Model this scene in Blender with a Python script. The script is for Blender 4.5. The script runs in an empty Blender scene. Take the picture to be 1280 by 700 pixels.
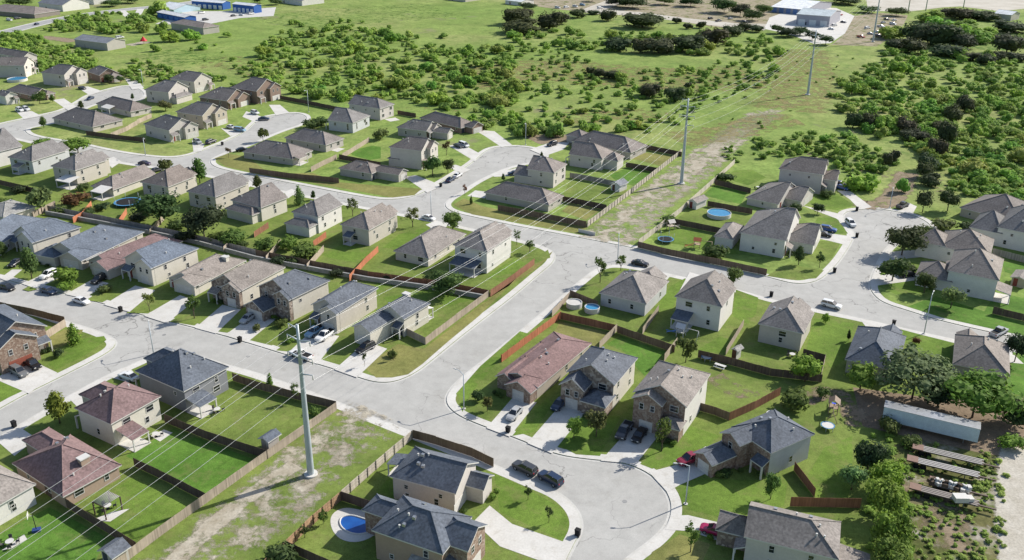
import bpy, bmesh, math, random
from mathutils import Vector, Matrix
R = math.radians
scene = bpy.context.scene
COL = scene.collection
H = 95.0                      # camera height above the lots, metres
FPX, PITCH, ROLL, CX, CY = 1120.0, 0.389785, 0.0102027, 642.55, 308.33   # solved from the photograph's vertical and square edges

# ---------------------------------------------------------------- camera
_c, _s = math.cos(PITCH), math.sin(PITCH)
_F = Vector((0, _c, -_s)); _U0 = Vector((0, _s, _c)); _R0 = Vector((1, 0, 0))
_R = _R0 * math.cos(ROLL) + _U0 * math.sin(ROLL)
_U = _U0 * math.cos(ROLL) - _R0 * math.sin(ROLL)
cam = bpy.data.cameras.new('camera'); camo = bpy.data.objects.new('camera', cam); COL.objects.link(camo)
M = Matrix((( _R.x, _U.x, -_F.x, 0), (_R.y, _U.y, -_F.y, 0), (_R.z, _U.z, -_F.z, H), (0, 0, 0, 1)))
camo.matrix_world = M
cam.sensor_fit = 'HORIZONTAL'; cam.sensor_width = 36.0
cam.lens = FPX / 1280 * 36
cam.shift_x = (640 - CX) / 1280
cam.shift_y = (CY - 350) / 1280
cam.clip_start = 1; cam.clip_end = 20000
scene.camera = camo

def G(x, y, z=0.0):
    """point at height z that the photograph shows at pixel x, y"""
    d = _F * FPX + _R * (x - CX) + _U * (CY - y)
    k = (z - H) / d.z
    return Vector((d.x * k, d.y * k, z))
def px(p):
    v = Vector(p) - Vector((0, 0, H)); d = v.dot(_F)
    return CX + FPX * v.dot(_R) / d, CY - FPX * v.dot(_U) / d
def height_at(bx, by, ty):
    """height of a vertical thing standing at pixel bx, by whose top shows at row ty"""
    b = G(bx, by); lo, hi = 0.0, 60.0
    for _ in range(40):
        m = (lo + hi) / 2
        if px((b.x, b.y, m))[1] > ty: lo = m
        else: hi = m
    return lo
def gsd(x, y):
    p = G(x, y); return (p - Vector((0, 0, H))).length / FPX

# ---------------------------------------------------------------- object helpers
def tag(o, label=None, cat=None, group=None, kind=None):
    if label: o['label'] = label
    if cat: o['category'] = cat
    if group: o['group'] = group
    if kind: o['kind'] = kind
    return o
def empty(name, loc, rz=0):
    o = bpy.data.objects.new(name, None); COL.objects.link(o)
    o.location = loc; o.rotation_euler = (0, 0, rz); o.empty_display_size = .2
    return o
def link(name, me, parent=None, loc=None, rz=None, color=None):
    o = bpy.data.objects.new(name, me); COL.objects.link(o)
    if parent: o.parent = parent
    if loc is not None: o.location = loc
    if rz is not None: o.rotation_euler = (0, 0, rz)
    if color: o.color = (*color[:3], 1)
    return o
def copy_tree(o, parent=None):
    c = o.copy(); COL.objects.link(c)
    if parent: c.parent = parent
    for ch in KIDS.get(o.name, []):
        KIDS.setdefault(c.name, []).append(copy_tree(ch, c))
    return c
KIDS = {}
def part(name, me, parent, loc=None, rz=None, color=None):
    o = link(name, me, parent, loc, rz, color)
    KIDS.setdefault(parent.name, []).append(o)
    return o

class MB:
    """collects polygons, then becomes one mesh"""
    def __init__(s): s.v = []; s.f = []; s.m = []; s.sm = []
    def face(s, pts, mi=0, smooth=False):
        n = len(s.v); s.v.extend([tuple(p) for p in pts]); s.f.append(list(range(n, n + len(pts)))); s.m.append(mi); s.sm.append(smooth)
    def box(s, c, d, mi=0, rz=0, top=None):
        """box with centre c, sizes d; top = (sx, sy) scale of the upper face"""
        ca, sa = math.cos(rz), math.sin(rz); tx, ty = top or (1, 1); P = []
        for k in (-1, 1):
            ax, ay = (tx, ty) if k > 0 else (1, 1)
            for (i, j) in ((-1, -1), (1, -1), (1, 1), (-1, 1)):
                x, y = i * d[0] / 2 * ax, j * d[1] / 2 * ay
                P.append((c[0] + x * ca - y * sa, c[1] + x * sa + y * ca, c[2] + k * d[2] / 2))
        n = len(s.v); s.v.extend(P)
        for q in ((3, 2, 1, 0), (4, 5, 6, 7), (0, 1, 5, 4), (1, 2, 6, 5), (2, 3, 7, 6), (3, 0, 4, 7)):
            s.f.append([n + i for i in q]); s.m.append(mi); s.sm.append(False)
    def tube(s, p, q, r0, r1=None, n=8, mi=0, caps=True, smooth=True):
        p, q = Vector(p), Vector(q); r1 = r0 if r1 is None else r1
        ax = (q - p).normalized(); u = ax.orthogonal().normalized(); w = ax.cross(u); b = len(s.v)
        for c, r in ((p, r0), (q, r1)):
            for k in range(n):
                a = 2 * math.pi * k / n; s.v.append(tuple(c + (u * math.cos(a) + w * math.sin(a)) * r))
        for k in range(n):
            s.f.append([b + k, b + (k + 1) % n, b + n + (k + 1) % n, b + n + k]); s.m.append(mi); s.sm.append(smooth)
        if caps:
            s.f.append([b + k for k in reversed(range(n))]); s.f.append([b + n + k for k in range(n)]); s.m += [mi, mi]; s.sm += [False, False]
    def prism(s, pts, z0, z1, mi=0, mside=None):
        """vertical prism on a CCW outline of (x, y)"""
        n = len(pts); b = len(s.v); mside = mi if mside is None else mside
        s.v.extend([(p[0], p[1], z0) for p in pts]); s.v.extend([(p[0], p[1], z1) for p in pts])
        s.f.append([b + n + k for k in range(n)]); s.m.append(mi); s.sm.append(False)
        s.f.append([b + k for k in reversed(range(n))]); s.m.append(mi); s.sm.append(False)
        for k in range(n):
            s.f.append([b + k, b + (k + 1) % n, b + n + (k + 1) % n, b + n + k]); s.m.append(mside); s.sm.append(False)
    def extrude_y(s, prof, y0, y1, mi=0, taper=1.0, ztap=None):
        """side profile of (x, z) extruded along y"""
        n = len(prof); b = len(s.v)
        for y in (y0, y1):
            s.v.extend([(p[0], y, p[1]) for p in prof])
        s.f.append([b + k for k in range(n)]); s.f.append([b + n + k for k in reversed(range(n))]); s.m += [mi, mi]; s.sm += [False, False]
        for k in range(n):
            s.f.append([b + (k + 1) % n, b + k, b + n + k, b + n + (k + 1) % n]); s.m.append(mi); s.sm.append(False)
    def mesh(s, name, mats):
        me = bpy.data.meshes.new(name); me.from_pydata(s.v, [], s.f)
        for m in (mats if isinstance(mats, (list, tuple)) else [mats]): me.materials.append(m)
        me.polygons.foreach_set('material_index', s.m); me.polygons.foreach_set('use_smooth', s.sm)
        me.update(); return me
def fix_normals(me):
    bm = bmesh.new(); bm.from_mesh(me); bmesh.ops.recalc_face_normals(bm, faces=bm.faces); bm.to_mesh(me); bm.free(); return me

# ---------------------------------------------------------------- materials
def new_mat(name, rough=.9, spec=.2):
    m = bpy.data.materials.new(name); m.use_nodes = True
    nt = m.node_tree; b = nt.nodes['Principled BSDF']
    b.inputs['Roughness'].default_value = rough; b.inputs['Specular IOR Level'].default_value = spec
    return m, nt, b
def nd(nt, t, **kw):
    n = nt.nodes.new(t)
    for k, v in kw.items():
        if k in n.inputs: n.inputs[k].default_value = v
        else: setattr(n, k, v)
    return n
def noise(nt, scale, detail=3, rough=.55, obj=False, vec=None):
    n = nd(nt, 'ShaderNodeTexNoise'); n.inputs['Scale'].default_value = scale; n.inputs['Detail'].default_value = detail; n.inputs['Roughness'].default_value = rough
    if vec is None:
        if obj: t = nd(nt, 'ShaderNodeTexCoord'); vec = t.outputs['Object']
        else: t = nd(nt, 'ShaderNodeNewGeometry'); vec = t.outputs['Position']
    nt.links.new(vec, n.inputs['Vector']); return n.outputs['Fac']
def ramp(nt, fac, stops):
    r = nd(nt, 'ShaderNodeValToRGB'); cr = r.color_ramp
    while len(cr.elements) < len(stops): cr.elements.new(.5)
    for e, (p, c) in zip(cr.elements, stops):
        e.position = p; e.color = (*c[:3], 1) if isinstance(c, (tuple, list)) else (c, c, c, 1)
    nt.links.new(fac, r.inputs['Fac']); return r.outputs['Color']
def mix(nt, a, b, fac=.5, mode='MIX'):
    n = nd(nt, 'ShaderNodeMix', data_type='RGBA', blend_type=mode)
    for sock, val in ((n.inputs['Factor'], fac), (n.inputs['A'], a), (n.inputs['B'], b)):
        if hasattr(val, 'links') or hasattr(val, 'is_linked'): nt.links.new(val, sock)
        elif isinstance(val, (tuple, list)): sock.default_value = (*val[:3], 1)
        else: sock.default_value = val
    return n.outputs['Result']
def objcol(nt):
    return nd(nt, 'ShaderNodeObjectInfo').outputs['Color']
def flat_mat(name, col, rough=.7, spec=.3, metal=0, var=.12, scale=1.5):
    m, nt, b = new_mat(name, rough, spec); b.inputs['Metallic'].default_value = metal
    v = ramp(nt, noise(nt, scale, 3), [(.3, 1 - var), (.7, 1 + var)])
    nt.links.new(mix(nt, (*col,), v, 1.0, 'MULTIPLY'), b.inputs['Base Color']); return m
def tint_mat(name, rough=.85, spec=.2, var=.12, scale=.8, scale2=5, var2=.08, metal=0, bump=0):
    """base colour = the object's own colour, broken up by two noises"""
    m, nt, b = new_mat(name, rough, spec); b.inputs['Metallic'].default_value = metal
    v1 = ramp(nt, noise(nt, scale, 4), [(.3, 1 - var), (.7, 1 + var)])
    v2 = ramp(nt, noise(nt, scale2, 2), [(.3, 1 - var2), (.7, 1 + var2)])
    c = mix(nt, mix(nt, objcol(nt), v1, 1.0, 'MULTIPLY'), v2, 1.0, 'MULTIPLY')
    nt.links.new(c, b.inputs['Base Color'])
    return m
MAT = {}
MAT['roof'] = tint_mat('asphalt_shingles', .85, .25, .17, .3, 2.4, .26)
MAT['siding'] = tint_mat('painted_siding', .75, .25, .05, .5, 3, .05)
MAT['trim'] = flat_mat('white_trim', (.55, .54, .51), .6, .3, var=.05)
MAT['paint'] = tint_mat('car_paint', .28, .6, .03, 1, 3, .02)
MAT['plain'] = tint_mat('tinted_surface', .6, .3, .08, 1.5, 6, .06)
def _brick(name, c1, c2, mortar, sc):
    m, nt, b = new_mat(name, .9, .15)
    t = nd(nt, 'ShaderNodeTexCoord'); 
    br = nd(nt, 'ShaderNodeTexVoronoi'); br.inputs['Scale'].default_value = sc
    nt.links.new(t.outputs['Object'], br.inputs['Vector'])
    sep = nd(nt, 'ShaderNodeSeparateColor'); nt.links.new(br.outputs['Color'], sep.inputs['Color'])
    c = ramp(nt, sep.outputs['Red'], [(0, c1), (.6, c2), (1, mortar)])
    nt.links.new(mix(nt, c, objcol(nt), .0), b.inputs['Base Color']); return m
MAT['brick'] = _brick('tan_brick', (.19, .13, .10), (.28, .205, .16), (.36, .30, .25), 3.2)
MAT['stone'] = _brick('mixed_stone', (.15, .115, .10), (.29, .23, .185), (.46, .40, .34), 2.0)
m, nt, b = new_mat('window_glass', .08, .9); b.inputs['Base Color'].default_value = (.018, .022, .028, 1); MAT['glass'] = m
m, nt, b = new_mat('rubber', .8, .2); b.inputs['Base Color'].default_value = (.018, .018, .019, 1); MAT['rubber'] = m
MAT['rim'] = flat_mat('alloy_rim', (.4, .41, .42), .35, .5, .7)
MAT['steel'] = flat_mat('galvanised_steel', (.42, .47, .50), .5, .4, .25, var=.06, scale=.4)
MAT['conductor'] = flat_mat('aluminium_conductor', (.45, .46, .46), .4, .4, .3, var=.03)
MAT['metal_roof'] = tint_mat('metal_sheet', .5, .4, .05, .3, 2, .05)
MAT['bark'] = flat_mat('bark', (.11, .085, .065), .95, .1, var=.25, scale=3)
# ---------------------------------------------------------------- ground materials
def ground_mat(name, stops, s1=.02, s2=.25, s3=2.2, v2=.25, v3=.25, weeds=None, dirt=None, dirt_scale=.06, dirt_at=(.52, .62)):
    m, nt, b = new_mat(name, .95, .1)
    c = ramp(nt, noise(nt, s1, 5, .6), stops)
    c = mix(nt, c, ramp(nt, noise(nt, s2, 4, .6), [(.28, 1 - v2), (.72, 1 + v2)]), 1.0, 'MULTIPLY')
    c = mix(nt, c, ramp(nt, noise(nt, s3, 3, .7), [(.28, 1 - v3), (.72, 1 + v3)]), 1.0, 'MULTIPLY')
    if weeds: c = mix(nt, c, weeds, ramp(nt, noise(nt, .16, 8, .7), [(.5, 0.0), (.64, .75)]))
    if dirt:
        f = ramp(nt, noise(nt, dirt_scale, 8, .72), [(dirt_at[0], 0.0), (dirt_at[1], 1.0)])
        c = mix(nt, c, dirt, f)
    nt.links.new(c, b.inputs['Base Color'])
    return m
def lawn_tint(name):
    m, nt, b = new_mat(name, .95, .1)
    c = mix(nt, objcol(nt), ramp(nt, noise(nt, .12, 4, .6), [(.3, (.72, .76, .7)), (.7, (1.3, 1.22, 1.25))]), 1.0, 'MULTIPLY')
    c = mix(nt, c, ramp(nt, noise(nt, .9, 4, .7), [(.28, .78), (.72, 1.22)]), 1.0, 'MULTIPLY')
    c = mix(nt, c, ramp(nt, noise(nt, 4.5, 2, .7), [(.28, .72), (.72, 1.28)]), 1.0, 'MULTIPLY')
    dry = ramp(nt, noise(nt, .2, 7, .72), [(.52, 0.0), (.72, .6)])
    c = mix(nt, c, (.215, .195, .085), dry)
    nt.links.new(c, b.inputs['Base Color']); return m
MAT['lawn'] = lawn_tint('mown_lawn')
MAT['field'] = ground_mat('rough_pasture', [(.3, (.15, .235, .05)), (.5, (.205, .268, .072)), (.68, (.275, .285, .11))], .008, .06, .7, .22, .3, (.095, .165, .034), (.25, .215, .14), .02, (.60, .70))
MAT['scrub'] = ground_mat('weedy_lot', [(.3, (.07, .085, .025)), (.5, (.13, .125, .05)), (.7, (.2, .175, .11))], .05, .35, 1.6, .3, .3, (.10, .15, .03), (.36, .33, .28), .12, (.52, .64))
MAT['dirt'] = ground_mat('pale_bare_soil', [(.3, (.26, .22, .15)), (.7, (.36, .31, .23))], .1, .6, 3, .15, .2, None, (.12, .14, .04), .16, (.5, .6))
MAT['soil'] = ground_mat('brown_soil', [(.3, (.17, .125, .085)), (.7, (.25, .195, .14))], .1, .6, 3, .2, .25)
MAT['caliche'] = ground_mat('caliche_gravel', [(.3, (.40, .37, .31)), (.7, (.52, .49, .43))], .06, .5, 2.5, .08, .12)
def road_mat(name, c0, c1):
    m, nt, b = new_mat(name, .9, .15)
    c = ramp(nt, noise(nt, .05, 5, .6), [(.3, c0), (.7, c1)])
    c = mix(nt, c, ramp(nt, noise(nt, .35, 5, .65), [(.3, .9), (.7, 1.08)]), 1.0, 'MULTIPLY')
    c = mix(nt, c, ramp(nt, noise(nt, 6, 2, .6), [(.3, .92), (.7, 1.08)]), 1.0, 'MULTIPLY')
    c = mix(nt, c, ramp(nt, noise(nt, .16, 6, .75), [(.56, 1.0), (.76, (.86, .85, .83))]), 1.0, 'MULTIPLY')
    v = nd(nt, 'ShaderNodeTexVoronoi', feature='DISTANCE_TO_EDGE'); v.inputs['Scale'].default_value = .075
    g = nd(nt, 'ShaderNodeNewGeometry')
    dn = nd(nt, 'ShaderNodeTexNoise'); dn.inputs['Scale'].default_value = .25; dn.inputs['Detail'].default_value = 4
    nt.links.new(g.outputs['Position'], dn.inputs['Vector'])
    va = nd(nt, 'ShaderNodeVectorMath', operation='MULTIPLY_ADD'); nt.links.new(dn.outputs['Color'], va.inputs[0]); va.inputs[1].default_value = (9, 9, 0); nt.links.new(g.outputs['Position'], va.inputs[2])
    nt.links.new(va.outputs['Vector'], v.inputs['Vector'])
    mask = ramp(nt, noise(nt, .03, 2), [(.42, 0.0), (.5, 1.0)])
    crack = ramp(nt, v.outputs['Distance'], [(.0, .5), (.011, 1.0)])
    cm = mix(nt, (1, 1, 1), crack, mask)
    c = mix(nt, c, cm, 1.0, 'MULTIPLY')
    nt.links.new(c, b.inputs['Base Color']); return m
MAT['road'] = road_mat('worn_street_surface', (.375, .368, .345), (.42, .413, .39))
MAT['asphalt'] = road_mat('highway_surface', (.30, .30, .295), (.36, .36, .355))
def concrete_mat(name, c0, c1, joint=None):
    m, nt, b = new_mat(name, .85, .2)
    c = ramp(nt, noise(nt, .2, 5, .6), [(.3, c0), (.7, c1)])
    c = mix(nt, c, ramp(nt, noise(nt, 3, 3, .6), [(.3, .92), (.7, 1.06)]), 1.0, 'MULTIPLY')
    c = mix(nt, c, ramp(nt, noise(nt, .5, 6, .75), [(.52, 1.0), (.72, (.80, .77, .72))]), 1.0, 'MULTIPLY')
    nt.links.new(c, b.inputs['Base Color']); return m
MAT['concrete'] = concrete_mat('pale_concrete', (.50, .485, .45), (.60, .585, .55))
MAT['gutter'] = concrete_mat('gutter_concrete', (.47, .46, .43), (.55, .54, .51))

LAWN = dict(vivid=(.09, .185, .03), green=(.12, .195, .034), mid=(.142, .196, .046), olive=(.195, .2, .066), dry=(.24, .20, .095), dark=(.06, .095, .022))
# ---------------------------------------------------------------- outlines
def chaikin(P, closed=False, it=1):
    for _ in range(it):
        Q = []
        n = len(P)
        if not closed: Q.append(P[0])
        for i in range(n if closed else n - 1):
            a, b = P[i], P[(i + 1) % n]
            Q.append(a * .75 + b * .25); Q.append(a * .25 + b * .75)
        if not closed: Q.append(P[-1])
        P = Q
    return P
def offset(P, d, closed=False):
    """polyline moved d metres to its left"""
    n = len(P); out = []
    for i in range(n):
        a = P[i - 1] if (i or closed) else None; c = P[(i + 1) % n] if (i < n - 1 or closed) else None
        t = Vector((0, 0, 0))
        if a is not None and (P[i] - a).length > 1e-6: t += (P[i] - a).normalized()
        if c is not None and (c - P[i]).length > 1e-6: t += (c - P[i]).normalized()
        t.normalize(); nrm = Vector((-t.y, t.x, 0))
        k = 1.0
        if a is not None and c is not None:
            u = (c - P[i]).normalized(); k = 1 / max(.55, t.dot(u))
        out.append(P[i] + nrm * d * k)
    return out
def GP(pts): return [G(*p) for p in pts]
def sheet(name, P, z, mat, kind='structure', color=None, skirt=0, label=None):
    bm = bmesh.new(); vs = [bm.verts.new((p.x, p.y, z)) for p in P]
    f = bm.faces.new(vs); f.normal_update()
    if f.normal.z < 0: f.normal_flip()
    if skirt:
        n = len(P); lo = [bm.verts.new((p.x, p.y, z - skirt)) for p in P]
        for i in range(n): bm.faces.new((vs[i], vs[(i + 1) % n], lo[(i + 1) % n], lo[i]))
    bmesh.ops.triangulate(bm, faces=[f])
    me = bpy.data.meshes.new(name); bm.to_mesh(me); bm.free(); me.materials.append(mat)
    o = link(name, me, color=color); o['kind'] = kind
    return o
def ribbon(name, A, B, z, mat):
    mb = MB()
    for i in range(len(A) - 1):
        q = [(A[i].x, A[i].y, z), (A[i + 1].x, A[i + 1].y, z), (B[i + 1].x, B[i + 1].y, z), (B[i].x, B[i].y, z)]
        n = (Vector(q[1]) - Vector(q[0])).cross(Vector(q[3]) - Vector(q[0]))
        mb.face(q if n.z > 0 else q[::-1])
    o = link(name, mb.mesh(name, mat)); o['kind'] = 'structure'
    return o

KERB = .12
# north land: kerb line from the upper left street round every cul-de-sac to the right edge (land on the left of the line)
N_K = [(-140,178),(-60,168),(0,155),(32,148),(70,140),(82,136),(98,127),(112,118),(138,111),(155,107),(170,109),(180,115),(179,121),(172,126),(158,124),(122,128),(97,139),(82,150),(48,157),(33,160),(31,164),(40,170),(75,176),(92,178),(140,189),(180,195),(212,197.5),(237,194),(252,188),(281,177),(307,164),(317,154),(323,148.5),(340,144),(362,141),(378,142),(385,147),(378,155),(355,162),(335,170),(320,177),(300,185),(282,190),(268,196),(262,201),(266,207),(280,212),(330,222),(402,236),(460,247),(487,250),(515,246),(532,239),(560,222),(585,207),(597,197),(607,188),(620,183.5),(646,182.5),(667,185),(679,190),(681,196),(672,201),(637,208),(611,219),(592,229),(575,241),(561,249),(555,257),(566,265),(600,272.5),(640,281),(722,296),(790,309),(890,330),(957,345),(990,354),(1010,354),(1025,349),(1036,340),(1050,325),(1064,303),(1067,294),(1064,286),(1055,276),(1053,269),(1058,264.5),(1070,262),(1093,260.5),(1115,263),(1140,268),(1158,276),(1166,285),(1163,292),(1146,296),(1120,301),(1108,310),(1100,324),(1091,342),(1087,356),(1091,367),(1104,378),(1136,388),(1177,401),(1280,424),(1420,456)]
M_K = [(-140,318),(0,347),(28,355),(83,367),(133,380),(180,394),(215,402),(270,416),(320,431),(355,442),(392,453),(435,466),(456,474),(475,478),(495,476.5),(517,467),(535,454),(570,425),(607,396),(640,371),(675,341),(690,329),(694,320),(688,312),(672,305.5)]
S2_W = 9.0
R_K = [(1420,478),(1280,445),(1192,424),(1155,416),(1072,397),(997,382),(960,373),(922,362),(880,352),(840,343),(810,336.5),(780,331.5),(760,331),(745,336),(727,350),(700,373),(640,423),(607,449),(577,472),(561,489),(557,502),(567,515),(588,526),(640,545),(677,560),(702,569),(740,574),(777,577),(805,587),(825,602),(837,620),(840,637),(835,655),(820,672),(800,687),(780,702),(765,725),(758,800)]
S_K = [(700,800),(699,725),(707,700),(717,680),(725,665),(726,650),(718,633),(697,615),(665,602),(640,591),(560,558),(475,525),(420,502),(380,487),(320,466),(290,458),(250,446),(228,440),(207,440),(190,444),(165,456),(140,466),(100,487),(40,522),(0,546),(-90,600)]
W_K = [(-90,560),(0,510),(32,492),(67,475),(125,446),(142,435),(145,426),(130,417),(107,409),(82,402),(50,391),(0,379),(-140,346)]

NK = chaikin(GP(N_K), it=2); RK = chaikin(GP(R_K), it=2); SK = chaikin(GP(S_K), it=2); WK = chaikin(GP(W_K), it=2)
MK0 = GP(M_K)
# far side of the middle block: the back street is 9 m wide, so its lower kerb runs parallel to the north one
i0 = min(range(len(NK)), key=lambda i: (NK[i] - G(600, 272.5)).length); i1 = min(range(len(NK)), key=lambda i: (NK[i] - G(92, 178)).length)
low = offset(NK, -S2_W)
run = [low[i] for i in range(i1, i0 + 1)]
def _ok(p):            # only the straight part: leave out what the side streets' mouths would add
    return True
s2low = GP([(640,297.5)])
# points of the lower kerb, taken 9 m below the chord between the mouths
for q in ((556,278),(500,267),(460,259.5),(402,248),(330,234),(262,219),(220,211),(180,207),(140,200.5),(92,189),(45,178),(0,168),(-140,196)):
    s2low.append(G(*q))
MK = chaikin(MK0 + s2low, it=2)

sheet('terrain', [Vector((-9000, -600, 0)), Vector((9000, -600, 0)), Vector((9000, 9000, 0)), Vector((-9000, 9000, 0))], -.6, MAT['field'])
sheet('street', GP([(-220,150),(200,95),(700,150),(1250,230),(1500,440),(1500,860),(600,860),(-160,640)]), -KERB, MAT['road'])
north = NK + [Vector((700, 130, 0)), Vector((2600, 400, 0)), Vector((4200, 5200, 0)), Vector((-4200, 5200, 0)), Vector((-2600, 500, 0))]
sheet('pasture', north, 0, MAT['field'], skirt=.3)
sheet('block_ground', MK, 0, MAT['lawn'], skirt=.3, color=LAWN['mid'])
sheet('block_ground', RK + [Vector((600, 0, 0)), Vector((700, 130, 0)) * .9], 0, MAT['lawn'], skirt=.3, color=LAWN['mid'])
sheet('block_ground', SK + [G(-200, 800), G(200, 900)], 0, MAT['lawn'], skirt=.3, color=LAWN['mid'])
sheet('block_ground', WK + [G(-160, 420)], 0, MAT['lawn'], skirt=.3, color=LAWN['mid'])
SIDE = 1.75
for K, d in ((NK, 1), (MK, -1), (RK, -1), (SK, -1), (WK, -1)):
    pass
def signed_area(P): return sum(P[i].x * P[(i + 1) % len(P)].y - P[(i + 1) % len(P)].x * P[i].y for i in range(len(P))) / 2
def bands(K, inside):
    n = K[0]
    ribbon('sidewalk', K, offset(K, SIDE * inside), .004, MAT['concrete'])
    ribbon('gutter', offset(K, -.02 * inside), offset(K, -.5 * inside), -KERB + .004, MAT['gutter'])
bands(NK, 1)
mk_closed = MK + [MK[0]]
bands(MK, 1 if signed_area(MK) > 0 else -1)
bands(RK, 1 if signed_area(RK) > 0 else -1)
bands(SK, 1 if signed_area(SK + [G(-200, 800), G(200, 900)]) > 0 else -1)
bands(WK, 1 if signed_area(WK) > 0 else -1)

# far highway and yards
def road_line(name, pts, w, z, mat, it=2):
    P = chaikin(GP(pts), it=it); return ribbon(name, offset(P, w / 2), offset(P, -w / 2), z, mat)
# ---------------------------------------------------------------- houses
TINT = dict(
    slate=(.108, .122, .146), blue=(.12, .14, .172), taupe=(.235, .208, .187), brown=(.208, .181, .164), grey=(.198, .184, .174), maroon=(.185, .125, .122), faded=(.195, .125, .118), light=(.27, .26, .24),
    cream=(.55, .52, .45), beige=(.47, .435, .38), tan=(.40, .355, .29), white=(.62, .60, .56), greige=(.40, .375, .34), pink=(.50, .465, .43), dusk=(.20, .205, .22), ltgrey=(.45, .46, .46), sage=(.40, .42, .36), brick=(.22, .16, .13), orange=(.34, .255, .195))
WIN = {}
def window_mesh(w, h):
    k = (w, h)
    if k not in WIN:
        f = MB(); t = .09
        f.box((0, -.02, h - t / 2), (w, .08, t)); f.box((0, -.02, t / 2), (w, .08, t))
        f.box((-(w - t) / 2, -.02, h / 2), (t, .08, h - 2 * t)); f.box(((w - t) / 2, -.02, h / 2), (t, .08, h - 2 * t))
        f.box((0, -.015, h / 2), (w - 2 * t, .06, .05))
        p = MB(); p.box((0, 0, h / 2), (w - 2 * t + .02, .05, h - 2 * t + .02))
        WIN[k] = (f.mesh('window', MAT['trim']), p.mesh('pane', MAT['glass']))
    return WIN[k]
_vm = MB(); _vm.tube((0, 0, -.3), (0, 0, .36), .12, n=8); _vm.tube((0, 0, .36), (0, 0, .48), .18, .15, n=8)
VENT_PIPE = _vm.mesh('roof_vent', MAT['trim'])
_vm = MB(); _vm.box((0, 0, .12), (.6, .6, .42), top=(.8, .8))
VENT_BOX = _vm.mesh('roof_vent', MAT['rim'])
DOORM = {}
def garage_mesh(w, h=2.2):
    if w not in DOORM:
        d = MB(); n = 4
        for i in range(n): d.box((0, 0, h * (i + .5) / n), (w, .07, h / n - .025))
        d.box((0, .02, h / 2), (w - .02, .05, h - .02))
        DOORM[w] = d.mesh('garage_door', MAT['plain'])
    return DOORM[w]
_d = MB(); _d.box((0, 0, 1.05), (1.0, .08, 2.1)); _d.box((0, -.03, 1.65), (.5, .06, .7)); FRONT_DOOR = _d.mesh('front_door', MAT['plain'])

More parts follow.
